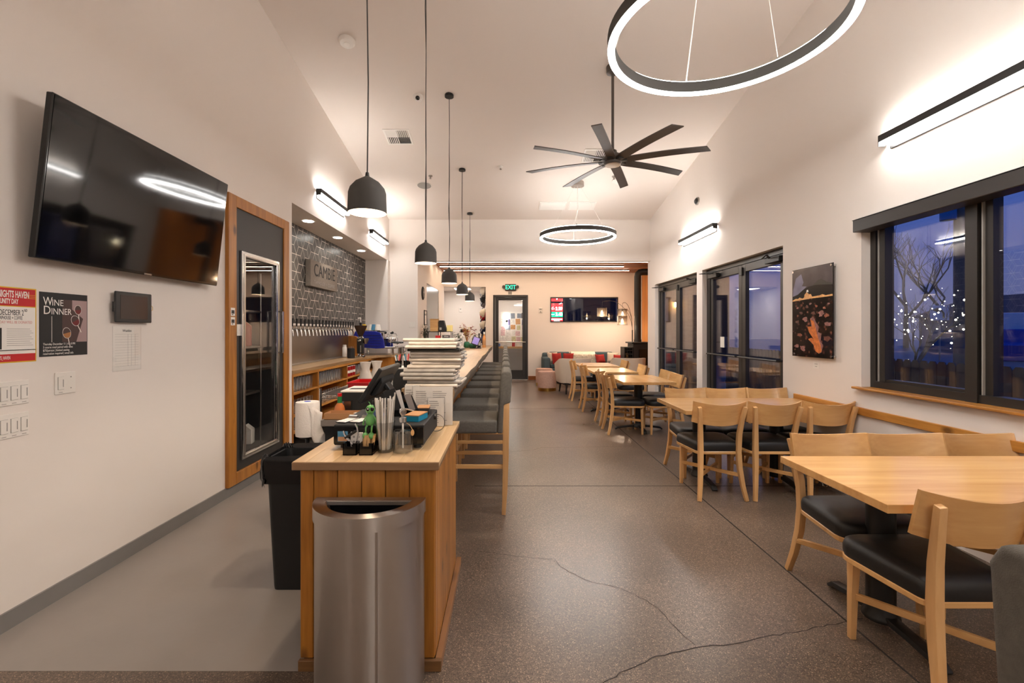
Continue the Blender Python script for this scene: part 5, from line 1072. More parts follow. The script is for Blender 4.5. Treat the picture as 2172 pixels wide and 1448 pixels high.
# tablet and waiting list
t = thing('wall_tablet', 'black tablet in a wall bracket under the television', 'tablet', (XL, 2.93, 1.567)); MB().box(.022, .034, -.143, .143, -.093, .095).build('case', M['black'], t, bev=.004); MB().box(.0342, .0352, -.108, .105, -.072, .074).build('screen', mat('tablet_screen', (70, 62, 58), .12), t); MB().box(0, .022, -.06, .06, -.05, .05).build('bracket', M['black'], t); MB().box(.02, .03, -.152, -.143, -.03, .03).build('side_clip', M['black'], t)
MB().tube([(.03, .143, .02), (.03, .155, .012), (.03, .155, -.006), (.03, .143, -.012)], .0015, 5).build('wire_loop', M['yellow'], t)
y0, y1, z0, z1 = 2.805, 3.017, 1.178, 1.45; t = wallp('waitlist_sheet', 'white waitlist sheet in a clear sleeve below the tablet', 'sheet', y0, y1, z0, z1, M['paper']); H = z1-z0; W = y1-y0
text('Waitlist', .022, ink, t, (E_+.0002, -.0, .108), LW)
for k in range(13): q(.07,.93,.82-.061*k,.823-.061*k,M['inkgray'])
for u in (.53,.66,.80): q(u,u+.006,.09,.82,M['inkgray'])
MB().box(.0025, .003, -W/2-.006, W/2+.006, -H/2-.006, H/2+.006).build('sleeve', M['acrylic'], t)
def plate(label, yc, zc_, w_, n, kind=0):
    t = thing('switch_plate', label, 'switch', (XL, yc, zc_), group='white switch plates on the left wall'); MB().box(0, .006, -w_/2, w_/2, -.058, .058).build('plate', M['white'], t, bev=.002)
    for k in range(n):
        y = (-w_/2+.0235+.046*k) if not kind else -.028
        r_ = MB().box(.0055, .0075, y-.017, y+.017, -.034, .034).build('rocker_frame', M['gap'], t); MB().box(.0058, .010, y-.016, y+.016, -.033, .033).build('rocker', M['white'], r_, bev=.001); MB().box(.0105, .0115, y+.008, y+.011, -.02, .02).build('slider', M['gap'], r_)
        MB().box(.006, .0065, y-.01, y+.01, -.050, -.047).build('caption', M['inkgray'], t)
    if kind:
        for z in (-.03, .03): MB().cyl((.006, .03, z), (.007, .03, z), .0035, n=10).build('screw', M['gap'], t)
plate('upper wide white switch plate at the left edge of the wall', 2.215, 1.122, .186, 4); plate('lower wide white switch plate at the left edge of the wall', 2.215, .966, .186, 4); plate('square white two-gang plate with one dimmer under the wine poster', 2.50, 1.142, .117, 1, 1)
# ---------------------------------------------------------------- right wall: print on glass
def leafphoto():
    m = bpy.data.materials.new('night_leaves_print'); m.use_nodes = True; nt = m.node_tree; N = nt.nodes; L = nt.links; b = N['Principled BSDF']; b.inputs['Roughness'].default_value = .12
    t_ = N.new('ShaderNodeTexCoord'); sp = N.new('ShaderNodeSeparateXYZ'); L.new(t_.outputs['Object'], sp.inputs[0])
    v = N.new('ShaderNodeTexVoronoi'); mp = N.new('ShaderNodeMapping'); mp.inputs['Scale'].default_value = (1, 18, 22); L.new(t_.outputs['Object'], mp.inputs[0]); n0 = N.new('ShaderNodeTexNoise'); n0.inputs['Scale'].default_value = 14; n0.inputs['Detail'].default_value = 6
    ad = N.new('ShaderNodeMix'); ad.data_type = 'VECTOR'; ad.inputs['Factor'].default_value = .5; L.new(t_.outputs['Object'], n0.inputs['Vector']); L.new(mp.outputs[0], ad.inputs['A']); L.new(n0.outputs['Color'], ad.inputs['B']); L.new(ad.outputs['Result'], v.inputs['Vector']); v.inputs['Scale'].default_value = 2
    r = N.new('ShaderNodeValToRGB'); e = r.color_ramp.elements; e[0].position = .0; e[0].color = (*lin((188, 128, 104)), 1); e[1].position = .5; e[1].color = (*lin((30, 20, 18)), 1); x = e.new(.22); x.color = (*lin((96, 56, 46)), 1); L.new(v.outputs['Distance'], r.inputs['Fac'])
    n2 = N.new('ShaderNodeTexNoise'); n2.inputs['Scale'].default_value = 9; L.new(t_.outputs['Object'], n2.inputs['Vector']); r2 = N.new('ShaderNodeValToRGB'); r2.color_ramp.elements[0].color = (.05,.05,.05,1); r2.color_ramp.elements[0].position = .42; r2.color_ramp.elements[1].position = .6; L.new(n2.outputs['Fac'], r2.inputs['Fac'])
    mu = N.new('ShaderNodeMix'); mu.data_type = 'RGBA'; mu.blend_type = 'MULTIPLY'; mu.inputs['Factor'].default_value = .85; L.new(r.outputs['Color'], mu.inputs['A']); L.new(r2.outputs['Color'], mu.inputs['B']); L.new(mu.outputs['Result'], b.inputs['Base Color'])
    return m
M['leafp'] = leafphoto()
y0, y1, z0, z1 = 4.15, 4.74, 1.17, 2.035; yc, zm = (y0+y1)/2, (z0+z1)/2
t = thing('framed_photo', 'tall night photograph of fallen leaves mounted on glass by the window', 'picture', (XR, yc, zm)); W, H = y1-y0, z1-z0
f = lambda u: W/2-u*W   # u from far edge (left in view) to near edge
g = lambda v: H/2-v*H
MB().box(-.036, -.030, -W/2, W/2, -H/2, H/2).build('glass_panel', M['blackgloss'], t)
def pp(poly, m0, e, nm='print'): return MB().prism([(f(u), g(v)) for u, v in poly], -.0362-e, -.0361-e+.0001, 'X').build(nm, m0, t)
pp([(.01,.005),(.99,.005),(.99,.36),(.01,.36)], mat('photo_sky', (78, 72, 76), .15, var=.25, vscale=6), .0002)
pp([(.1,.10),(.24,.06),(.3,.16),(.26,.2),(.38,.21),(.2,.28),(.02,.32),(.02,.24)], mat('photo_glow', (124, 122, 146), .2, var=.2, vscale=9), .0004)
pp([(.55,.2),(.66,.155),(.74,.15),(.86,.19),(.99,.21),(.99,.26),(.5,.26)], mat('photo_hill_far', (66, 66, 62), .2), .0006); M['hill'] = mat('photo_hill', (26, 25, 27), .15)
pp([(.01,.31),(.15,.29),(.3,.24),(.42,.215),(.6,.205),(.99,.225),(.99,.36),(.01,.36)], M['hill'], .0008)
pp([(.01,.345),(.99,.345),(.99,.995),(.01,.995)], M['leafp'], .001)
M['town'] = mat('photo_townlight', (244, 176, 112), .3, var=.3, vscale=40)
pp([(.01,.352),(.1,.335),(.16,.34),(.2,.325),(.28,.34),(.32,.33),(.33,.30),(.38,.275),(.45,.30),(.49,.30),(.52,.33),(.7,.325),(.76,.315),(.84,.33),(.99,.325),(.99,.345),(.5,.35),(.01,.365)], M['town'], .0012); pp([(.375,.275),(.385,.25),(.42,.25),(.43,.275)], M['paper'], .0012)
M['leafo'] = mat('photo_leaf_orange', (206, 118, 60), .25, var=.3, vscale=30); M['leafm'] = mat('photo_leaf_mauve', (150, 104, 98), .25, var=.3, vscale=30)
pp([(.47,.57),(.55,.555),(.62,.62),(.68,.66),(.66,.72),(.74,.74),(.72,.82),(.78,.86),(.74,.94),(.68,.955),(.6,.9),(.56,.83),(.6,.8),(.52,.72)], M['leafm'], .0012); pp([(.47,.58),(.56,.60),(.62,.70),(.66,.78),(.72,.86),(.74,.93),(.68,.955),(.6,.93),(.55,.86),(.42,.80),(.5,.785),(.56,.80),(.44,.72),(.40,.66),(.52,.66)], M['leafo'], .0014)
M['leafd2'] = mat('photo_leaf_brown', (104, 64, 54), .25, var=.4, vscale=30); M['leafo2'] = mat('photo_leaf_rust', (150, 88, 66), .25, var=.4, vscale=30)
for (u, v, k) in ((.72,.52,.1),(.55,.52,.07),(.36,.585,.09),(.13,.6,.06),(.87,.63,.09),(.86,.54,.08),(.4,.44,.06),(.62,.44,.05),(.15,.44,.04),(.25,.5,.06),(.48,.41,.04),(.8,.46,.05),(.9,.42,.04),(.2,.75,.09),(.88,.78,.1),(.3,.9,.1),(.12,.88,.08)):
    pl_ = []
    for i in range(14): a = 2*PI*i/14+u*9; rr_ = k*random.Random(int(u*1000)+i).uniform(.5, 1.05)*(1 if math.cos(a-u*9) > -.3 else .6); pl_.append((u+rr_*math.cos(a), v+rr_*.42*math.sin(a)))
    pp(pl_, [M['leafm'], M['leafd2'], M['leafo2']][int(u*100) % 3], .0011)
for sy in (-1, 1):
    for sz in (-1, 1): MB().cyl((-.044, sy*(W/2-.02), sz*(H/2-.02)), (0, sy*(W/2-.02), sz*(H/2-.02)), .011, n=14).build('standoff', M['chrome'], t, smooth=S)
t = thing('picture_label', 'small white caption card under the night photograph', 'card', (XR, 4.43, 1.095)); MB().box(-.002, 0, -.045, .045, -.032, .032).build('card', M['white'], t); text('untitled', .014, M['inkgray'], t, (-.0022, 0, .012), RW); MB().box(-.0024,-.002,-.015,.015,-.014,-.009).build('print', M['inkgray'], t)
# ---------------------------------------------------------------- far end of the bar
BT = 1.07
def leafy(t, base, n, h0, h1, spread, leafm, stemm, ll, lw, seed, droop=.3, nm='leaf'):
    r = random.Random(seed)
    lm = MB().add([(0,0,0),(lw*.5,ll*.4,.01),(0,ll,-droop*ll*.4),(-lw*.5,ll*.4,.01)], [(0,1,2,3)]).mesh(nm, leafm)
    for i in range(n):
        a = r.uniform(0, 2*PI); q = r.uniform(.15, 1); h = r.uniform(h0, h1); p1 = Vector(base)+Vector((spread*q*math.cos(a), spread*q*math.sin(a), h))
        MB().tube([base, (Vector(base)+p1)/2+Vector((0,0,h*.12)), p1], .0025, 5).build('stem', stemm, t)
        for k in range(4):
            o = bpy.data.objects.new(nm, lm); COL.objects.link(o); o.parent = t; f_ = .45+.55*k/3; o.location = Vector(base).lerp(p1, f_)+Vector((0,0,h*.12*(1-abs(2*f_-1)))); o.rotation_euler = (r.uniform(-.6, .6), r.uniform(-.3, .3), r.uniform(0, 2*PI))
M['leafg'] = mat('leaf_green', (52, 74, 42), .5, var=.3, vscale=20); M['leafd'] = mat('leaf_dark', (36, 50, 36), .5); M['stemg'] = mat('stem_green', (74, 84, 46), .6); M['dried'] = mat('dried_straw', (176, 150, 84), .8); M['rust'] = mat('dried_rust', (152, 80, 42), .8); M['wine2'] = mat('wine_leaf', (120, 34, 40), .6); M['potg'] = mat('green_pot', (30, 92, 62), .3)
M['frame'] = M['black']
t = thing('shelf_rack', 'black wire-frame display rack at the far end of the bar', 'rack', (-1.36, 9.65, BT))
W, D, H = .26, .15, .33
for x in (-W, 0, W):
    for y in (-D, D): MB().box(x-.007, x+.007, y-.007, y+.007, 0, H).build('upright', M['black'], t)
for z in (.145, H):
    m = MB(); m.box(-W-.007, W+.007, -D-.007, -D+.007, z, z+.014); m.box(-W-.007, W+.007, D-.007, D+.007, z, z+.014); m.box(-W-.007, -W+.007, -D, D, z, z+.014); m.box(W-.007, W+.007, -D, D, z, z+.014); m.box(-W, W, -D, D, z+.004, z+.008); m.build('shelf', M['black'], t)
MB().box(.08, .24, -.165, -.16, -.0+.02, .27).build('notice_board', mat('flyer_dark', (92, 84, 86), .5), t); MB().box(.09, .23, -.1665, -.1652, .12, .2).build('flyer_photo', M['mauve'], t); text('Wine', .04, M['paper'], t, (.16, -.167, .24)); MB().box(-.06,.04,-.166,-.162,.2,.26).build('red_card', M['inkred'], t)
t = thing('wood_box', 'plain plywood box standing on the display rack', 'box', (-1.47, 9.65, BT+.345)); MB().box(-.07,.09,-.1,.1,0,.25).build('body', M['wood_light'], t, bev=.003); MB().box(-.072,.092,-.102,.102,.25,.258).build('lid', M['wood_light'], t)
t = thing('black_file', 'black slanted magazine file on the display rack', 'file', (-1.285, 9.66, BT+.345)); MB().prism([(-.07,0),(.08,0),(.02,.225),(-.07,.225)], -.1, .1, 'Y').build('body', M['blackmatte'], t); MB().box(-.06,-.02,-.102,-.098,.03,.08).build('thumb_hole', M['inkgray'], t)
t = thing('yellow_box', 'small pale yellow box at the end of the display rack', 'box', (-1.15, 9.66, BT+.345)); MB().box(-.05,.055,-.08,.08,0,.12).build('body', mat('pale_yellow', (214, 196, 128), .6), t); MB().box(-.052,.057,-.082,.082,.12,.126).build('lid', bpy.data.materials['pale_yellow'], t)
t = thing('potted_plant', 'green trailing plant in a white pot beside the display rack', 'plant', (-1.66, 9.7, BT)); MB().lathe([(.05,0),(.06,.002),(.07,.13),(.064,.13),(.055,.11),(.001,.11)], 20).build('pot', M['white'], t, smooth=S); leafy(t, (0,0,.11), 22, .15, .38, .11, M['leafg'], M['stemg'], .055, .022, 1)
t = thing('wire_stand', 'thin black wire pour-over stand with a brown cone dripper', 'coffee stand', (-1.62, 9.35, BT)); MB().tube([(-.1,0,0),(-.1,0,.2),(.1,0,.2),(.1,0,0)], .004, 6).build('stand', M['black'], t); MB().box(-.105,.105,-.06,.06,0,.006).build('base', M['black'], t); MB().lathe([(.02,.07),(.075,.19),(.078,.19),(.023,.068)], 24, cap=False).build('dripper', M['hopper'], t, smooth=S)
for k in range(2):
    t = thing('black_cup', ['tiny black cup on the bar return, nearer the wall', 'tiny black cup on the bar return, beside the cone dripper'][k], 'cup', (-1.735+.06*k, 9.25, BT+0.001), group='tiny black cups'); MB().lathe([(.018,0),(.022,.06),(.02,.06),(.016,.005),(.001,.005)], 16, cap=False).build('cup', M['blackgloss'], t, smooth=S)
t = thing('wood_basket', 'round woven brown bowl on the bar return', 'bowl', (-1.38, 9.35, BT)); MB().lathe([(.05,0),(.09,.03),(.1,.075),(.09,.08),(.08,.035),(.001,.012)], 24, cap=False).build('bowl', mat('basket_brown', (116, 78, 44), .8, bump=.3, bscale=90), t, smooth=1.2); MB().ring((0,0,0), .092, .102, .07, .085, 24).build('rim', M['kraft'], t)
t = thing('white_jar', 'small white lidded jar between bowl and dripper', 'jar', (-1.52, 9.30, BT)); MB().lathe([(.03,0),(.035,.01),(.035,.1),(.02,.12)], 18).build('jar', M['paper'], t, smooth=S); MB().lathe([(.022,.121),(.022,.14),(.001,.142)], 14).build('lid', M['inkgray'], t, smooth=S)
t = thing('flower_vase', 'dried grasses and red leaves in a vase at the bar end', 'vase', (-.80, 9.75, BT)); MB().lathe([(.05,0),(.07,.03),(.06,.1),(.045,.13),(.04,.13),(.052,.1),(.06,.03),(.001,.01)], 20, cap=False).build('vase', M['potg'], t, smooth=1.2)
leafy(t, (0,0,.12), 16, .18, .34, .19, M['dried'], M['dried'], .09, .016, 3); leafy(t, (0,0,.12), 9, .2, .38, .17, M['rust'], M['rust'], .10, .02, 4); leafy(t, (0,0,.12), 6, .22, .38, .24, M['wine2'], M['rust'], .08, .034, 5)
t = thing('leafy_plant', 'dark leafy plant with white flowers just beyond the newspapers', 'plant', (-.93, 9.0+.25, BT)); MB().lathe([(.05,0),(.06,.1),(.055,.1),(.001,.08)], 18).build('pot', M['paper'], t, smooth=S); leafy(t, (0,0,.09), 18, .06, .25, .14, M['leafd'], M['stemg'], .07, .024, 7)
for a in range(9): MB().ball((.13*math.cos(a*.9)*(.5+.05*a), .1*math.sin(a*.9), .12+.018*a), .016, 8, 6).build('flower', M['paper'], t, smooth=3)
t = thing('green_pot', 'squat glossy green bowl below the card terminal', 'bowl', (-.66, 9.45, BT)); MB().lathe([(.05,0),(.085,.03),(.09,.07),(.07,.1),(.064,.1),(.08,.07),(.001,.02)], 22, cap=False).build('bowl', M['potg'], t, smooth=1.2); MB().ring((0,0,0), .062, .072, .095, .103, 22).build('rim', M['potg'], t)
t = thing('card_terminal', 'black card terminal with a violet screen on a stand', 'terminal', (-.545, 9.35, BT)); MB().box(-.07,.07,-.06,.06,0,.012).build('base', M['black'], t); MB().bar((0,.03,.01),(.0,0,.12), .03, .02).build('stem', M['black'], t); m4 = Matrix.Translation((-.04,-.02,.15)) @ Matrix.Rotation(.35, 4, 'Y') @ Matrix.Rotation(-.5, 4, 'X'); MB().mbox(m4, .15, .02, .19).build('case', M['black'], t, bev=.01); MB().mbox(m4 @ Matrix.Translation((0,-.0108,.0)), .12, .001, .15).build('screen', emis('violet_screen', (.10, .07, .18), .8), t)
def bottle(name, label, loc, m0, lab, h=.3, r=.037):
    t = thing(name, label, 'bottle', loc, group='wine bottles at the bar end'); MB().lathe([(r,0),(r,h*.58),(r*.8,h*.68),(.014,h*.78),(.013,h)], 20).build('bottle', m0, t, smooth=.9); MB().cyl((0,0,h*.15),(0,0,h*.48), r+.0008, n=20, cap=False).build('label', lab, t, smooth=S); MB().cyl((0,0,h*.86),(0,0,h+.004), .0155, n=12).build('capsule', M['blackgloss'] if lab == M['paper'] else M['paper'], t, smooth=S)
bottle('wine_bottle', 'amber rosé bottle with a pale neck at the bar end', (-.445, 9.95, BT), mat('rose_glass', (206, 140, 84), .1), M['kraft'], .33)
bottle('wine_bottle', 'dark wine bottle with white label beside the amber bottle', (-.55, 9.9, BT), M['blackgloss'], M['paper'], .30); bottle('wine_bottle', 'dark wine bottle standing behind the card terminal stand', (-.65, 10.05, BT), M['blackgloss'], M['inkgray'], .31)
t = thing('bottle_caddy', 'black metal caddy frame around the dark bottles', 'caddy', (-.60, 9.72, BT)); 
for x in (-.08, .08): MB().box(x-.006, x+.006, -.05, .05, 0, .2).build('side', M['black'], t)
MB().box(-.08,.08,-.05,.05,0,.006).build('base', M['black'], t); MB().tube([(-.08,0,.2),(-.05,0,.27),(.05,0,.27),(.08,0,.2)], .006, 6).build('handle', M['black'], t)
# ---------------------------------------------------------------- walls of the lounge
XW = -1.784
t = thing('wall_clock', 'round dark wall clock beside the side doorway', 'clock', (XW, 10.05, 2.24)); MB().lathe([(.14,0),(.145,.015),(.12,.03),(.001,.03)], 32, axis='X').build('case', M['blackmatte'], t, smooth=S); MB().lathe([(.001,.0302),(.1,.0302),(.1,.032),(.001,.032)], 32, axis='X').build('dial', mat('clock_dial', (98, 84, 70), .5), t)
MB().bar((.034,0,0),(.034,.03,.05), .008, .002, (1,0,0)).build('hand', M['paper'], t); MB().bar((.034,0,0),(.034,-.06,.03), .006, .002, (1,0,0)).build('hand', M['paper'], t)
for k, z in enumerate((1.72, 1.31)):
    t = thing('certificate', ['dark framed certificate under the clock, upper of two', 'dark framed certificate under the clock, lower of two'][k], 'frame', (XW, 10.38, z), group='framed certificates under the clock'); side_frame(0, .02, -.17, .17, -.165, .165, .018).build('frame', M['black'], t); MB().box(.002, .008, -.155, .155, -.15, .15).build('document', M['paper'], t); MB().box(.008,.009,-.1,.1,.05,.09).build('print', M['inkgray'], t)
t = thing('wall_switch', 'white double switch near the corner by the bar return', 'switch', (-1.62+.0, 9.5, 1.55)); t.location = (-1.90, 9.5, 1.55); MB().box(-.06,.06,-.006,0,-.058,.058).build('plate', M['white'], t, bev=.002)
for x in (-.024, .024): MB().box(x-.016, x+.016, -.009, -.005, -.033, .033).build('rocker', M['white'], t)
struct(MB().box(XW-.1, XW-.04, 10.62, 12.52, 0, 2.5).build('door_5', M['graywall'])) if False else None
t = thing('exit_sign', 'green lit EXIT sign above the glass door', 'sign', (.165, 13.58, 2.69)); MB().box(-.16,.16,-.05,0,-.09,.1).build('housing', M['black'], t, bev=.008); text('EXIT', .175, emis('exit_green', (.02, .8, .36), 1.0), t, (0,-.051,.003), (PI/2,0,0), 'CENTER', .002, .85, bold=.001)
for sx in (-1, 1): h = MB().lathe([(.03,0),(.045,.02),(.045,.05),(.001,.05)], 20, (0,0,0)).xf(Matrix.Translation((sx*.2,-.02,.02)) @ Matrix.Rotation(PI/2, 4, 'X')).build('lamp_head', M['charcoal'], t, smooth=S)
t = thing('door_plaque', 'small gray plaque under the exit sign', 'plaque', (.15, 13.58, 2.535)); MB().box(-.055,.055,-.008,0,-.045,.045).build('plate', M['gap'], t); text('EXIT', .035, ink, t, (0,-.0085,.0))
t = thing('thermostat', 'white thermostat on the far wall between door and window', 'thermostat', (1.04, 13.58, 2.03)); MB().box(-.055,.055,-.03,0,-.08,.075).build('body', M['white'], t, bev=.01); MB().box(-.035,.035,-.033,-.0295,.0,.05).build('display', M['gap'], t); MB().ball((0,-.03,-.045), .02, 12, 8, (1.4,.6,.8)).build('sensor', M['gap'], t, smooth=3)
t = thing('thermostat', 'white intercom box on the corridor back wall', 'thermostat', (-1.46, 15.3, 2.12)); MB().box(-.055,.055,-.03,0,-.08,.08).build('body', M['white'], t, bev=.01); MB().cyl((0,-.03,.02),(0,-.034,.02), .02, n=14).build('button', M['gap'], t)
t = thing('corridor_sign', 'black restroom direction sign on the corridor back wall', 'sign', (-1.33, 15.3, 1.43)); MB().box(-.135,.135,-.01,0,-.055,.05).build('plate', M['blackgloss'], t); MB().ball((0,-.0105,.015), .012, 10, 6, (1,.1,1)).build('symbol', M['paper'], t); MB().box(-.06,.06,-.011,-.0102,-.03,-.022).build('print', M['paper'], t)
hats = [((226,222,214),2.62),((30,30,32),2.38),((120,118,120),2.25),((206,192,168),1.95),((190,20,30),1.88),((26,30,48),1.70),((208,198,180),1.60),((40,48,78),1.42),((196,184,160),1.32),((60,62,84),1.15),((110,108,112),2.50),((34,34,36),1.80)]
for k, (c, z) in enumerate(hats):
    y = 13.85+.22*(k % 3); t = thing('baseball_cap', '%s cap hanging on the corridor wall, %s down' % (['cream','black','gray','beige','red','dark navy','tan','slate blue','sand','dusky blue','mid gray','charcoal'][k], ORD[k]), 'cap', (-.655, y, z), group='caps on the corridor wall'); t.scale = (1.45, 1.45, 1.45); mm = mat('cap_cloth_%s' % ORD[k].replace('-', '_'), c, .9)
    MB().lathe([(.085,0),(.088,.02),(.07,.08),(.03,.105),(.001,.11)], 18).xf(Matrix.Rotation(-PI/2+.2, 4, 'Y')).build('crown', mm, t, smooth=1.5, loc=(.04,0,0)); MB().prism([(-.07,-.02),(.07,-.02),(.05,-.1),(-.05,-.1)], -.004, .004, 'X').build('brim', mm, t, loc=(-.0,0,-.05), rot=(0,.5,0)); MB().ball((-.07,0,.02), .008, 6, 4).build('top_button', mm, t)
    MB().cyl((.02,0,.05),(.06,0,.05), .004, n=6).build('hook', M['steel'], t)
# office behind the exit door
t = thing('pin_board', 'wall of pinned flyers seen through the glass door', 'notice board', (.4, 15.88, 1.6)); MB().box(-.55,.52,-.006,0,-.55,.48).build('board', M['paper'], t)
cols = [(226,220,212),(196,140,80),(150,170,200),(214,176,176),(92,84,120),(176,90,84),(232,226,216),(120,128,140),(204,196,150),(80,60,60)]
r = random.Random(12)
fm = [mat('flyer_tint_%s' % ORD[i], c, .6, var=.25, vscale=26) for i, c in enumerate(cols)]
for i in range(6):
    for j in range(5):
        x = -.47+.18*i+r.uniform(-.02, .02); z = -.45+.2*j+r.uniform(-.02, .02); w2_, h2_ = r.uniform(.06, .085), r.uniform(.07, .1)
        if j == 4 and i < 2: continue
        MB().box(x-w2_, x+w2_, -.009-.001*((i+j) % 3), -.0062, z-h2_, z+h2_).build('flyer', fm[r.randrange(10)], t, rot=(0, r.uniform(-.08, .08), 0))
t = thing('office_counter', 'pale counter with a gray panel front behind the glass door', 'counter', (.3, 15.3, 0)); MB().box(-.64,.62,-.3,.3,.86,.92).build('worktop', M['wood_light'], t); MB().box(-.62,.6,-.28,.28,0,.86).build('panel_front', M['graywall'], t); MB().box(.42,.45,-.29,-.28,0,.86).build('seam', M['gap'], t)
for k in range(5):
    o = thing('office_item', '%s item on the counter behind the glass door' % ['dark blue','small white','tall white','brick red','clear white'][k], 'container', (-.2+.16*k, 15.15, .92), group='items on the office counter'); MB().box(-.05,.05,-.05,.05,0,.1+.03*(k % 2)).build('body', [bpy.data.materials['blue_card'], M['paper'], M['white'], M['red'], M['paper']][k], o, bev=.005); MB().box(-.052,.052,-.052,.052,.1+.03*(k % 2),.115+.03*(k % 2)).build('lid', M['white'], o)
t = thing('wall_sconce', 'slim glowing wall light seen through the glass door', 'wall light', (.06, 15.88, 1.76)); MB().box(-.015,.015,-.06,-.05,-.2,.2).build('bar', M['bronze'], t); MB().ball((0,-.05,0), .045, 14, 8).build('knob', M['bronze'], t, smooth=3); MB().box(-.03,.03,-.045,-.004,-.23,.23).build('diffuser', M['down'], t)
# ---------------------------------------------------------------- sofa corner
M['teal2'] = mat('teal_velvet', (70, 86, 92), .9, bump=.15, bscale=300); M['cream'] = mat('cream_fabric', (200, 184, 166), .95, bump=.2, bscale=300); M['redv'] = mat('red_velvet', (150, 26, 20), .85); M['pinkv'] = mat('pink_velvet', (182, 146, 130), .85, var=.12, vscale=40); M['darkwood'] = mat('dark_leg', (34, 26, 22), .5); M['brass'] = mat('brass', (176, 136, 70), .3, 1); M['fur'] = mat('ivory_fur', (232, 222, 204), 1.0)
t = thing('sofa', 'long teal velvet sofa against the far wall', 'sofa', (2.14, 12.95, 0))
MB().box(-1.07,1.07,-.42,.42,.16,.42).build('base', M['teal2'], t, smooth=S, bev=.03, seg=2); MB().box(-1.07,1.07,.22,.55,.3,.80).build('backrest', M['teal2'], t, smooth=S, bev=.06, seg=3)
for sx in (-1, 1): MB().box(sx*1.0-.09, sx*1.0+.09, -.42, .5, .2, .70).build('arm', M['teal2'], t, smooth=S, bev=.05, seg=3)
for sx in (-1, 1): MB().box(sx*.455-.45, sx*.455+.45, -.40, .25, .425, .53).build('seat_cushion', M['teal2'], t, smooth=S, bev=.04, seg=3); MB().box(sx*.455-.44, sx*.455+.44, .08, .26, .53, .835).build('back_cushion', M['teal2'], t, smooth=S, bev=.05, seg=3)
for sx in (-1, 1):
    for y in (-.36, .4): MB().cyl((sx*.98,y,0),(sx*.98,y,.165), .022, .03, n=12).build('leg', M['darkwood'], t, smooth=S)
def cushion(label, x, y, z, m0, rz, tilt=-.3, s=.16):
    t = thing('cushion', label, 'cushion', (x, y, z), rz, 'scatter cushions on the sofa'); n = 10; vs = []
    for sg in (-1, 1):
        for i in range(n+1):
            for j in range(n+1):
                u, v = 2*i/n-1, 2*j/n-1; th = .075*(max(0, 1-u**4)*max(0, 1-v**4))**.5; pinch = 1-.10*(1-abs(u*v))*0
                k1 = 1-.08*(1-v*v)*0; vs.append((u*s*(1-.09*(1-v*v)), sg*th, s+v*s*(1-.09*(1-u*u))))
    w_ = n+1; o = w_*w_; fs = []
    for i in range(n):
        for j in range(n): a = i*w_+j; fs.append((a, a+1, a+w_+1, a+w_)); fs.append((o+a, o+a+w_, o+a+w_+1, o+a+1))
    mb = MB(); mb.add(vs, fs); c = mb.build('cover', m0, t, smooth=2, rot=(tilt, 0, 0)); MB().tube([(-s,0,.0),(s,0,.0)], .004, 5).build('piping', m0, c)
cushion('cream patterned cushion at the left arm of the sofa', 1.33, 12.72, .535, M['cream'], .35); cushion('red velvet cushion in front of the left cream cushion', 1.42, 12.55, .535, M['redv'], .5, -.2, .15); cushion('red velvet cushion half behind the cream armchair', 1.72, 12.68, .535, M['redv'], -.3, -.35, .15); cushion('red velvet cushion leaning on the sofa right of the fur throw', 2.62, 12.6, .535, M['redv'], .3, -.45, .14); cushion('cream cushion at the right arm of the sofa', 2.93, 12.66, .535, M['cream'], -.35); cushion('small red cushion tucked at the right arm', 3.03, 12.5, .535, M['redv'], -.5, -.3, .13)
t = thing('fur_throw', 'shaggy ivory fur throw over the sofa back', 'throw', (2.15, 12.92, .82)); t['kind'] = 'thing'
MB().prism([(.24,-.25),(.26,.0),(.1,.035),(-.1,.03),(-.19,-.04),(-.22,-.28),(-.205,-.28),(-.175,-.05),(-.1,.01),(.1,.015),(.245,-.01),(.225,-.25)], -.33, .33, 'X').build('hide', M['fur'], t)
r = random.Random(6); m = MB()
for i in range(1500):
    x = r.uniform(-.34, .34); q = r.random()
    p = Vector((x, -.1+.3*q*.8, .03)) if q > .45 else Vector((x, -.19-.02*r.random(), -.02-.26*q*2))
    d = Vector((r.uniform(-.05, .05), -r.uniform(.02, .06), r.uniform(-.07, .03))); s_ = Vector((r.uniform(.004, .008), 0, 0)); m.add([p-s_, p+s_, p+d], [(0,1,2)])
hs = m.build('pile', M['fur'], t); hs['kind'] = 'stuff'
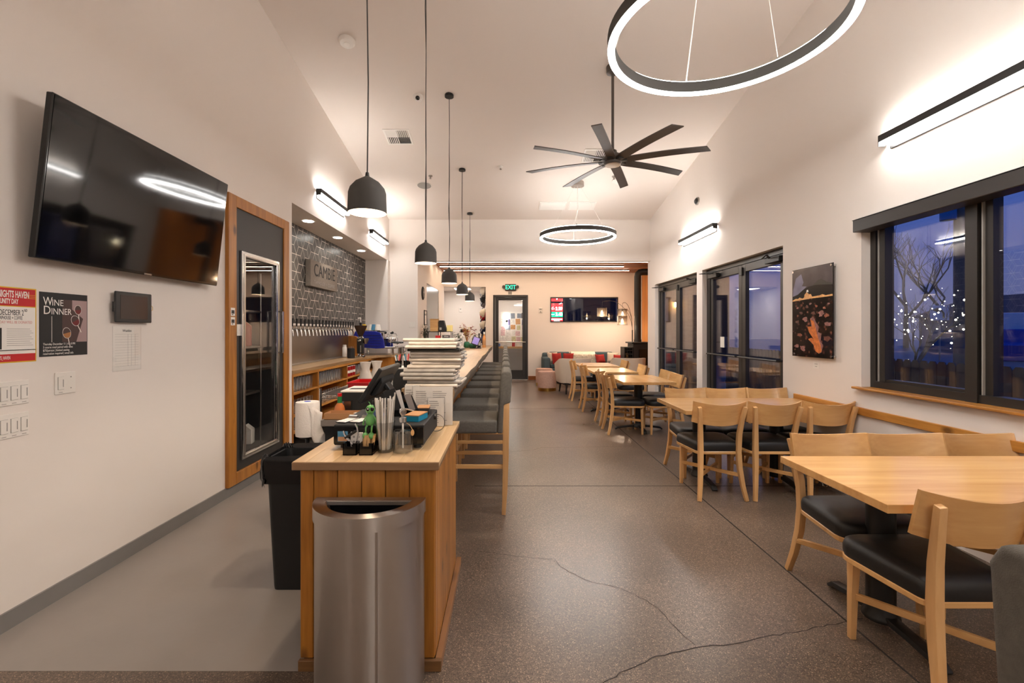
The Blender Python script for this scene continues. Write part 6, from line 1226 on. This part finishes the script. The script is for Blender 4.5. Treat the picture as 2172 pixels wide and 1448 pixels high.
def armchair(label, x, y, rz):
    t = thing('armchair', label, 'armchair', (x, y, 0), rz, 'cream tub armchairs facing the sofa')
    P = []; n = 24
    for i in range(n+1):
        a = PI+.12+(PI-.24)*i/n; P.append((.39*math.cos(a)*1.0, .36*math.sin(a)))
    P = [(P[0][0]-.0, .34)]+P+[(P[-1][0], .34)]
    Q = [(px*.80, py*.80 if py < .3 else py) for px, py in P]
    k = len(P); vs = []; ht = [(.66+.14*(1 if py < -.1 else max(0, 1-(py+.1)/.44))) for px, py in P]
    for (px, py), h in zip(P, ht): vs += [(px*.92, py*.92, .24), (px, py, h)]
    for (px, py), h in zip(Q, ht): vs += [(px*.92, py*.92, .24), (px, py, h)]
    fs = []
    for i in range(k-1): a = 2*i; b_ = 2*k+2*i; fs += [(a, a+2, a+3, a+1), (b_, b_+1, b_+3, b_+2), (a+1, a+3, b_+3, b_+1), (a, b_, b_+2, a+2)]
    fs += [(0, 1, 2*k+1, 2*k), (2*k-2, 4*k-2, 4*k-1, 2*k-1)]
    MB().add(vs, fs).build('shell', M['cream'], t, smooth=.8, bev=.012, seg=2)
    MB().box(-.27,.27,-.25,.33,.25,.46).build('seat_cushion', M['cream'], t, smooth=S, bev=.04, seg=3); MB().box(-.30,.30,-.27,.32,.205,.25).build('base_frame', M['darkwood'], t)
    for sx in (-1, 1):
        for y_ in (-.24, .28): MB().cyl((sx*.27,y_*1.08,0),(sx*.25,y_,.21), .014, .026, n=10).build('leg', M['darkwood'], t, smooth=S)
armchair('cream tub armchair with dark legs beside the pink ottomans', 1.60, 10.72, .15); armchair('cream tub armchair near the stove and right wall', 2.90, 10.9, -.1)
def ottoman(label, x, y, h, r_):
    t = thing('ottoman', label, 'ottoman', (x, y, 0), group='round pink ottomans'); n = 48
    vs = [((rr*(1+.012*(j % 2)*(1 if .1 < z < h-.03 else 0)))*math.cos(2*PI*j/n), (rr*(1+.012*(j % 2)*(1 if .1 < z < h-.03 else 0)))*math.sin(2*PI*j/n), z) for rr, z in ((r_,.075),(r_,.1),(r_,h-.04),(r_*.97,h-.012),(r_*.88,h)) for j in range(n)]
    MB().add(vs, [(i*n+j, i*n+(j+1) % n, (i+1)*n+(j+1) % n, (i+1)*n+j) for i in range(4) for j in range(n)]+[tuple(range(n-1,-1,-1)), tuple(4*n+j for j in range(n))]).build('cover', M['pinkv'], t, smooth=.4); MB().cyl((0,0,0),(0,0,.075), r_*.985, n=40).build('base_band', M['brass'], t, smooth=S); MB().ring((0,0,0), r_*.93, r_*.955, h-.014, h-.004, 40).build('piping', M['pinkv'], t, smooth=S)
ottoman('round pink velvet ottoman on a brass base, in front', 1.01, 11.15, .46, .225); ottoman('round pink velvet ottoman standing behind the first one', 1.03, 12.2, .44, .22)
# arc lamp
t = thing('arc_lamp', 'black arc floor lamp with three mesh drum shades', 'floor lamp', (3.54, 12.9, 0)); MB().cyl((0,0,0),(0,0,.03), .16, n=28).build('base', M['black'], t, smooth=S); MB().cyl((0,0,.03),(0,0,1.45), .016, n=10).build('pole', M['black'], t, smooth=S)
M['mesh'] = glass('mesh_shade', (.62,.55,.48), 1.2, .5, .12)
for k, (x, y, z) in enumerate(((-.93, -.4, 1.93), (-.30, -.1, 1.91), (-.46, -.7, 1.70))):
    top = z+.36 if k == 0 else z+.3
    c = Vector((x, y, z)); hang = c+Vector((0,0,.27)); mid = Vector((x*.45, y*.45, top+.12)); 
    pts = [Vector((0,0,1.42))]
    P0, P1, P2, P3 = Vector((0,0,1.42)), Vector((.0,0,1.95)), Vector((x*.5, y*.5, top+.10)), hang
    for i in range(1, 15): q = i/14; pts.append((1-q)**3*P0+3*q*(1-q)**2*P1+3*q*q*(1-q)*P2+q**3*P3)
    am = MB().tube(pts, .006, 6).build('arm', M['black'], t, smooth=S); MB().cyl(hang, c+Vector((0,0,.05)), .003, n=6).build('cord', M['black'], am); MB().cyl(c+Vector((0,0,.05)), c+Vector((0,0,.10)), .015, n=10).build('socket', M['brass'], am)
    sh_ = MB().lathe([(.13,-.115),(.13,.115),(.128,.115),(.128,-.115),(.13,-.115)], 28, c, cap=False).build('lamp_shade', M['mesh'], t, smooth=S); MB().ring(c, .127, .132, .11, .118, 28).build('ring', M['black'], sh_); MB().ring(c, .127, .132, -.118, -.11, 28).build('ring', M['black'], sh_)
    MB().lathe([(.004,.05),(.014,.03),(.03,-.02),(.024,-.05),(.001,-.06)], 14, c).build('bulb', M['bulb'], t, smooth=3)
    ld = bpy.data.lights.new('lamp_glow', 'POINT'); ld.energy = 7; ld.color = (1, .78, .55); ld.shadow_soft_size = .03; lo = bpy.data.objects.new('lamp_glow', ld); COL.objects.link(lo); lo.location = Vector((3.54, 12.9, 0))+c+Vector((0,0,-.1))
# stove
M['iron'] = mat('cast_iron', (24, 23, 22), .55)
t = thing('pellet_stove', 'black cast iron stove with a thick flue pipe rising to the ceiling', 'stove', (3.55, 12.25, 0)); MB().box(-.24,.38,-.28,.28,.12,1.10).build('body', M['iron'], t, bev=.01); MB().box(-.29,.42,-.33,.33,1.10,1.135).build('top_plate', M['iron'], t, bev=.006); MB().box(-.22,.36,-.26,.26,0,.12).build('plinth', M['iron'], t); MB().box(-.10,.30,-.30,-.28,.4,.95).build('fire_door', M['blackgloss'], t, bev=.005); MB().cyl((.27,-.3,.6),(.27,-.34,.6), .012, n=8).build('handle', M['steel'], t)
m = MB(); m.cyl((-.05,0,1.135),(-.05,0,2.86), .088, n=24); m.tube([(-.05,0,2.85),(-.04,0,2.92),(.01,0,2.965),(.08,0,2.98),(.44,0,2.98)], .088, 24); m.build('flue_pipe', M['iron'], t, smooth=S); MB().cyl((-.05,0,1.135),(-.05,0,1.2), .098, n=24).build('flue_collar', M['iron'], t, smooth=S); MB().cyl((-.05,0,2.2),(-.05,0,2.24), .091, n=24).build('flue_joint', M['iron'], t, smooth=S)
t = thing('log_rack', 'black grille-sided cabinet standing beside the stove', 'rack', (3.16, 12.1, 0)); side = MB().box(-.1,.12,-.2,.2,0,.06); side.box(-.1,.12,-.2,.2,.98,1.01); side.box(-.1,-.085,-.2,.2,.06,.98); side.box(.105,.12,-.2,.2,.06,.98); side.build('frame', M['iron'], t)
for z in range(9): MB().box(-.085,.105,-.2,-.19,.12+.1*z,.14+.1*z).build('bar', M['iron'], t)
for x in (-.03, .04): MB().box(x,x+.01,-.2,-.19,.06,.98).build('bar', M['iron'], t)
MB().box(-.085,.105,.18,.2,.06,.98).build('back', M['iron'], t); MB().cyl((.02,0,.06),(.02,0,.85), .03, n=12).build('log', M['wood_light'], t)
# ---------------------------------------------------------------- outside at dusk
M['asphalt'] = mat('wet_asphalt', (56, 60, 70), .3, var=.15, vscale=1); M['picket'] = mat('picket_gray', (92, 84, 76), .85, var=.12, vscale=12)
g = MB(); g.box(3.2, 80, -60, 9.6, -.3, -.15); g.box(4.3, 80, 9.6, 16.6, -.3, -.15); g.box(-80, 80, 16.6, 90, -.3, -.15); struct(g.build('ground', M['asphalt']))
t = thing('picket_fence', 'weathered dog-eared picket fence outside the window', 'fence', (5.4, 7, -.15)); pk = MB().prism([(-.056,0),(.056,0),(.056,1.15),(.03,1.19),(-.03,1.19),(-.056,1.15)], -.009, .009, 'X').mesh('picket', M['picket'])
for i in range(78):
    o = bpy.data.objects.new('picket', pk); COL.objects.link(o); o.parent = t; o.location = (0, -5.2+.123*i, 0)
for z in (.3, .9): MB().box(.01,.05,-5.25,4.4,z,z+.08).build('rail', M['picket'], t)
M['bark'] = mat('bare_bark', (96, 92, 82), .9)
def tree(label, loc, h, seed, depth=5, grp='bare trees outside'):
    t = thing('bare_tree', label, 'tree', loc, group=grp); r = random.Random(seed); tips = []
    tr = MB(); br = MB()
    def grow(p, d, L, rad, k):
        q = p+d*L; (tr if k == 0 else br).tube([p, p+d*L*.5+Vector((r.uniform(-1,1), r.uniform(-1,1), 0))*L*.04, q], [rad, rad*.8, rad*.6], 6 if k < 3 else 4)
        if k >= 2: tips.append(q.copy()); tips.append((p+d*L*.5).copy())
        if k >= depth: return
        for i in range(3 if k < 3 else 2):
            dd = (d+Vector((r.uniform(-1,1), r.uniform(-1,1), r.uniform(-.25,.7)))*.75).normalized(); grow(q if i < 2 else p+d*L*.7, dd, L*r.uniform(.62, .82), rad*.6, k+1)
    grow(Vector((0,0,0)), Vector((0,0,1)), h*.3, h*.018, 0)
    tr.build('trunk', M['bark'], t, smooth=S); br.build('branches', M['bark'], t, smooth=S); return t, tips
t, tips = tree('low bare tree wound with fairy lights outside the window', (9.0, 10.2, -.15), 2.6, 11, 5)
ft = thing('fairy_lights', 'scattered warm white fairy lights on the low bare tree', 'string lights', (9.0, 10.2, -.15)); r = random.Random(4); r.shuffle(tips)
bm1 = MB().ball((0,0,0), 1, 6, 4).mesh('bulb', emis('fairy_glow', (1, .9, .72), 7))
for p in tips[:95]:
    o = bpy.data.objects.new('bulb', bm1); COL.objects.link(o); o.parent = ft; o.location = p+Vector((r.uniform(-.4,.4), r.uniform(-.5,.5), r.uniform(-.35,.3))); s_ = r.choice((.005,.007,.010,.015,.02)); o.scale = (s_,)*3
tree('tall bare tree far beyond the road, nearer the doors', (38, 44, -.15), 13, 5, 5); tree('tall bare tree far beyond the road, taller and nearer the pole', (56, 60, -.15), 16, 8, 5)
t = thing('utility_pole', 'tan utility pole with two transformer cans beyond the fence', 'pole', (12, 12.26, -.15)); MB().cyl((0,0,0),(0,0,11), .13, .1, n=14).build('pole', mat('pole_wood', (128, 112, 92), .9), t, smooth=S)
for s_ in (-1, 1): MB().cyl((s_*.3,-.0,4.5),(s_*.3,0,5.3), .17, n=16).build('transformer', M['pict'], t, smooth=S)
MB().box(-.8,.8,-.05,.05,5.6,5.7).build('crossarm', M['bark'], t)
t = thing('road_sign', 'white square left-turn road sign on a post beyond the fence', 'road sign', (23.4, 25.0, -.15)); MB().cyl((0,0,0),(0,0,2.2), .04, n=10).build('post', M['steel'], t, smooth=S); m4 = Matrix.Translation((0,0,2.55)) @ Matrix.Rotation(-PI/4, 4, 'Z'); MB().mbox(m4, .75, .02, .8).build('plate', M['paper'], t); mm = m4 @ Matrix.Translation((0,-.015,0))
a_ = MB(); a_.tube([mm @ Vector((.16,0,-.28)), mm @ Vector((.16,0,-.02)), mm @ Vector((.08,0,.12)), mm @ Vector((-.08,0,.16))], .045, 6); a_.add([mm @ Vector((-.3,0,.16)), mm @ Vector((-.06,0,.3)), mm @ Vector((-.06,0,.02)), mm @ Vector((-.2,-.01,.16))], [(0,1,3),(0,3,2),(1,2,3)]); a_.build('arrow', ink, t)
t = thing('house', 'low gabled house across the road', 'house', (42, 37.5, -.15)); hm = mat('house_siding', (110, 112, 124), .8); MB().box(-5,5,-4,4,0,2.8).build('wall', hm, t); MB().prism([(-5.6,2.75),(0,4.6),(5.6,2.75)], -4.5, 4.5, 'Y').build('roof', mat('house_roof', (44, 46, 58), .8), t); MB().box(-1.6,1.4,-4.06,-4,.2,2.3).build('garage_door', M['paper'], t); MB().box(2.4,3.8,-4.05,-4,1,2).build('window', M['blackgloss'], t)
t = thing('car', 'parked blue pickup truck across the road', 'car', (20.5, 18.6, -.15), .75); cb = mat('car_paint', (36, 70, 150), .3)
MB().prism([(-2.4,.45),(2.4,.45),(2.45,.85),(2.2,1.02),(.9,1.08),(.35,1.62),(-.95,1.65),(-1.05,1.1),(-2.4,1.08)], -.9, .9, 'Y').build('body', cb, t, smooth=.5, bev=.04); MB().prism([(.78,1.1),(.32,1.55),(-.88,1.57),(-.92,1.12)], -.905, .905, 'Y').build('window', M['blackgloss'], t)
for x in (-1.5, 1.5):
    for y in (-.82, .82): MB().cyl((x,y-.1,.36),(x,y+.1,.36), .36, n=20).build('wheel', M['blackmatte'], t, smooth=S)
t = thing('box_trailer', 'white box trailer parked in front of the low house', 'trailer', (29.5, 27.0, -.15), .75); MB().box(-1.5,1.5,-1,1,.5,2.6).build('body', M['paper'], t, bev=.03)
for x in (-.6, .6): MB().cyl((x,-1.05,.35),(x,1.05,.35), .35, n=16).build('wheel', M['blackmatte'], t, smooth=S)
t = thing('station_building', 'dark flat-roofed building across the lot beyond the far window', 'building', (8.5, 30, -.15)); MB().box(-5.2,6,0,6,0,5.2).build('wall', mat('dark_cladding', (40, 42, 48), .8), t); MB().box(-5.6,6.4,-.6,6.4,5.2,5.6).build('roof', M['black'], t); MB().box(-3.5,-1,-.05,0,1,2.6).build('window', M['blackgloss'], t)
# price sign seen through the far window
t = thing('price_sign', 'lit red and green fuel price sign outside the far window', 'sign', (2.68, 24.0, .93)); t.scale = (.5, .5, .5); er = emis('sign_red', (.75, .03, .03), 1.1); eg = emis('sign_green', (.0, .42, .20), 1.1); ew = emis('sign_white', (1, .92, .88), 3.0)
MB().box(-.75,.75,0,.3,-2.16,4.6).build('pylon', M['black'], t); X0 = -.65; X1_ = .62
MB().box(X0,X1_,-.02,0,4.05,4.5).build('panel', er, t); MB().box(X0,X1_,-.02,0,2.98,3.85).build('panel', er, t); MB().box(X0,X1_,-.02,0,2.42,2.96).build('panel', eg, t); MB().box(X0,X1_,-.02,0,1.85,2.36).build('panel', er, t)
text('2.59', .46, ew, t, (.22,-.03,3.28), (PI/2,0,0), 'CENTER', .005, .9, bold=.01); text('3.40', .46, ew, t, (.22,-.03,2.70), (PI/2,0,0), 'CENTER', .005, .9, bold=.01); text('Regular', .14, ew, t, (-.42,-.03,3.28)); text('Diesel', .14, ew, t, (-.42,-.03,2.70))
for z, a, c in ((2.20,-.55,.55),(2.0,-.3,.3)): MB().box(a,c,-.03,-.022,z-.05,z+.05).build('lettering_line', ew, t)
MB().add([(-.1,-.03,4.42),(.12,-.03,4.42),(.01,-.03,4.2),(.01,-.026,4.35)], [(0,1,2),(0,1,3),(1,2,3),(2,0,3)]).build('emblem', ew, t)
t = thing('signal_lamp', 'red signal lamp glowing beyond the far window', 'signal', (5.0, 24.0, -.15)); MB().cyl((0,0,0),(0,0,4.3), .05, n=8).build('post', M['black'], t); MB().ball((0,0,4.45), .12, 12, 8).build('lens', emis('signal_red', (1, .02, .1), 6), t, smooth=3)
for o in bpy.data.objects:
    if o.type == 'MESH' and not o.data.materials: o.data.materials.append(M['black'])
bpy.context.view_layer.update()
t = thing('porch_light', 'small outdoor wall light on the boarded end wall beyond the far double doors', 'wall light', (3.5, 9.49, 1.95)); MB().box(-.06,.06,-.10,0,.06,.10).build('hood', M['black'], t); MB().lathe([(.045,-.04),(.05,.05),(.001,.055)], 16, (0,-.05,0)).build('lens', emis('porch_glow', (1,.85,.55), 8), t, smooth=S)
for i in range(9): struct(MB().box(3.18+.112*i, 3.288+.112*i, 9.482, 9.5, 0, 2.85).build('board', M['yellowwood'] if 'yellowwood' in M else M['wood_light'], bpy.data.objects['wall_header']))
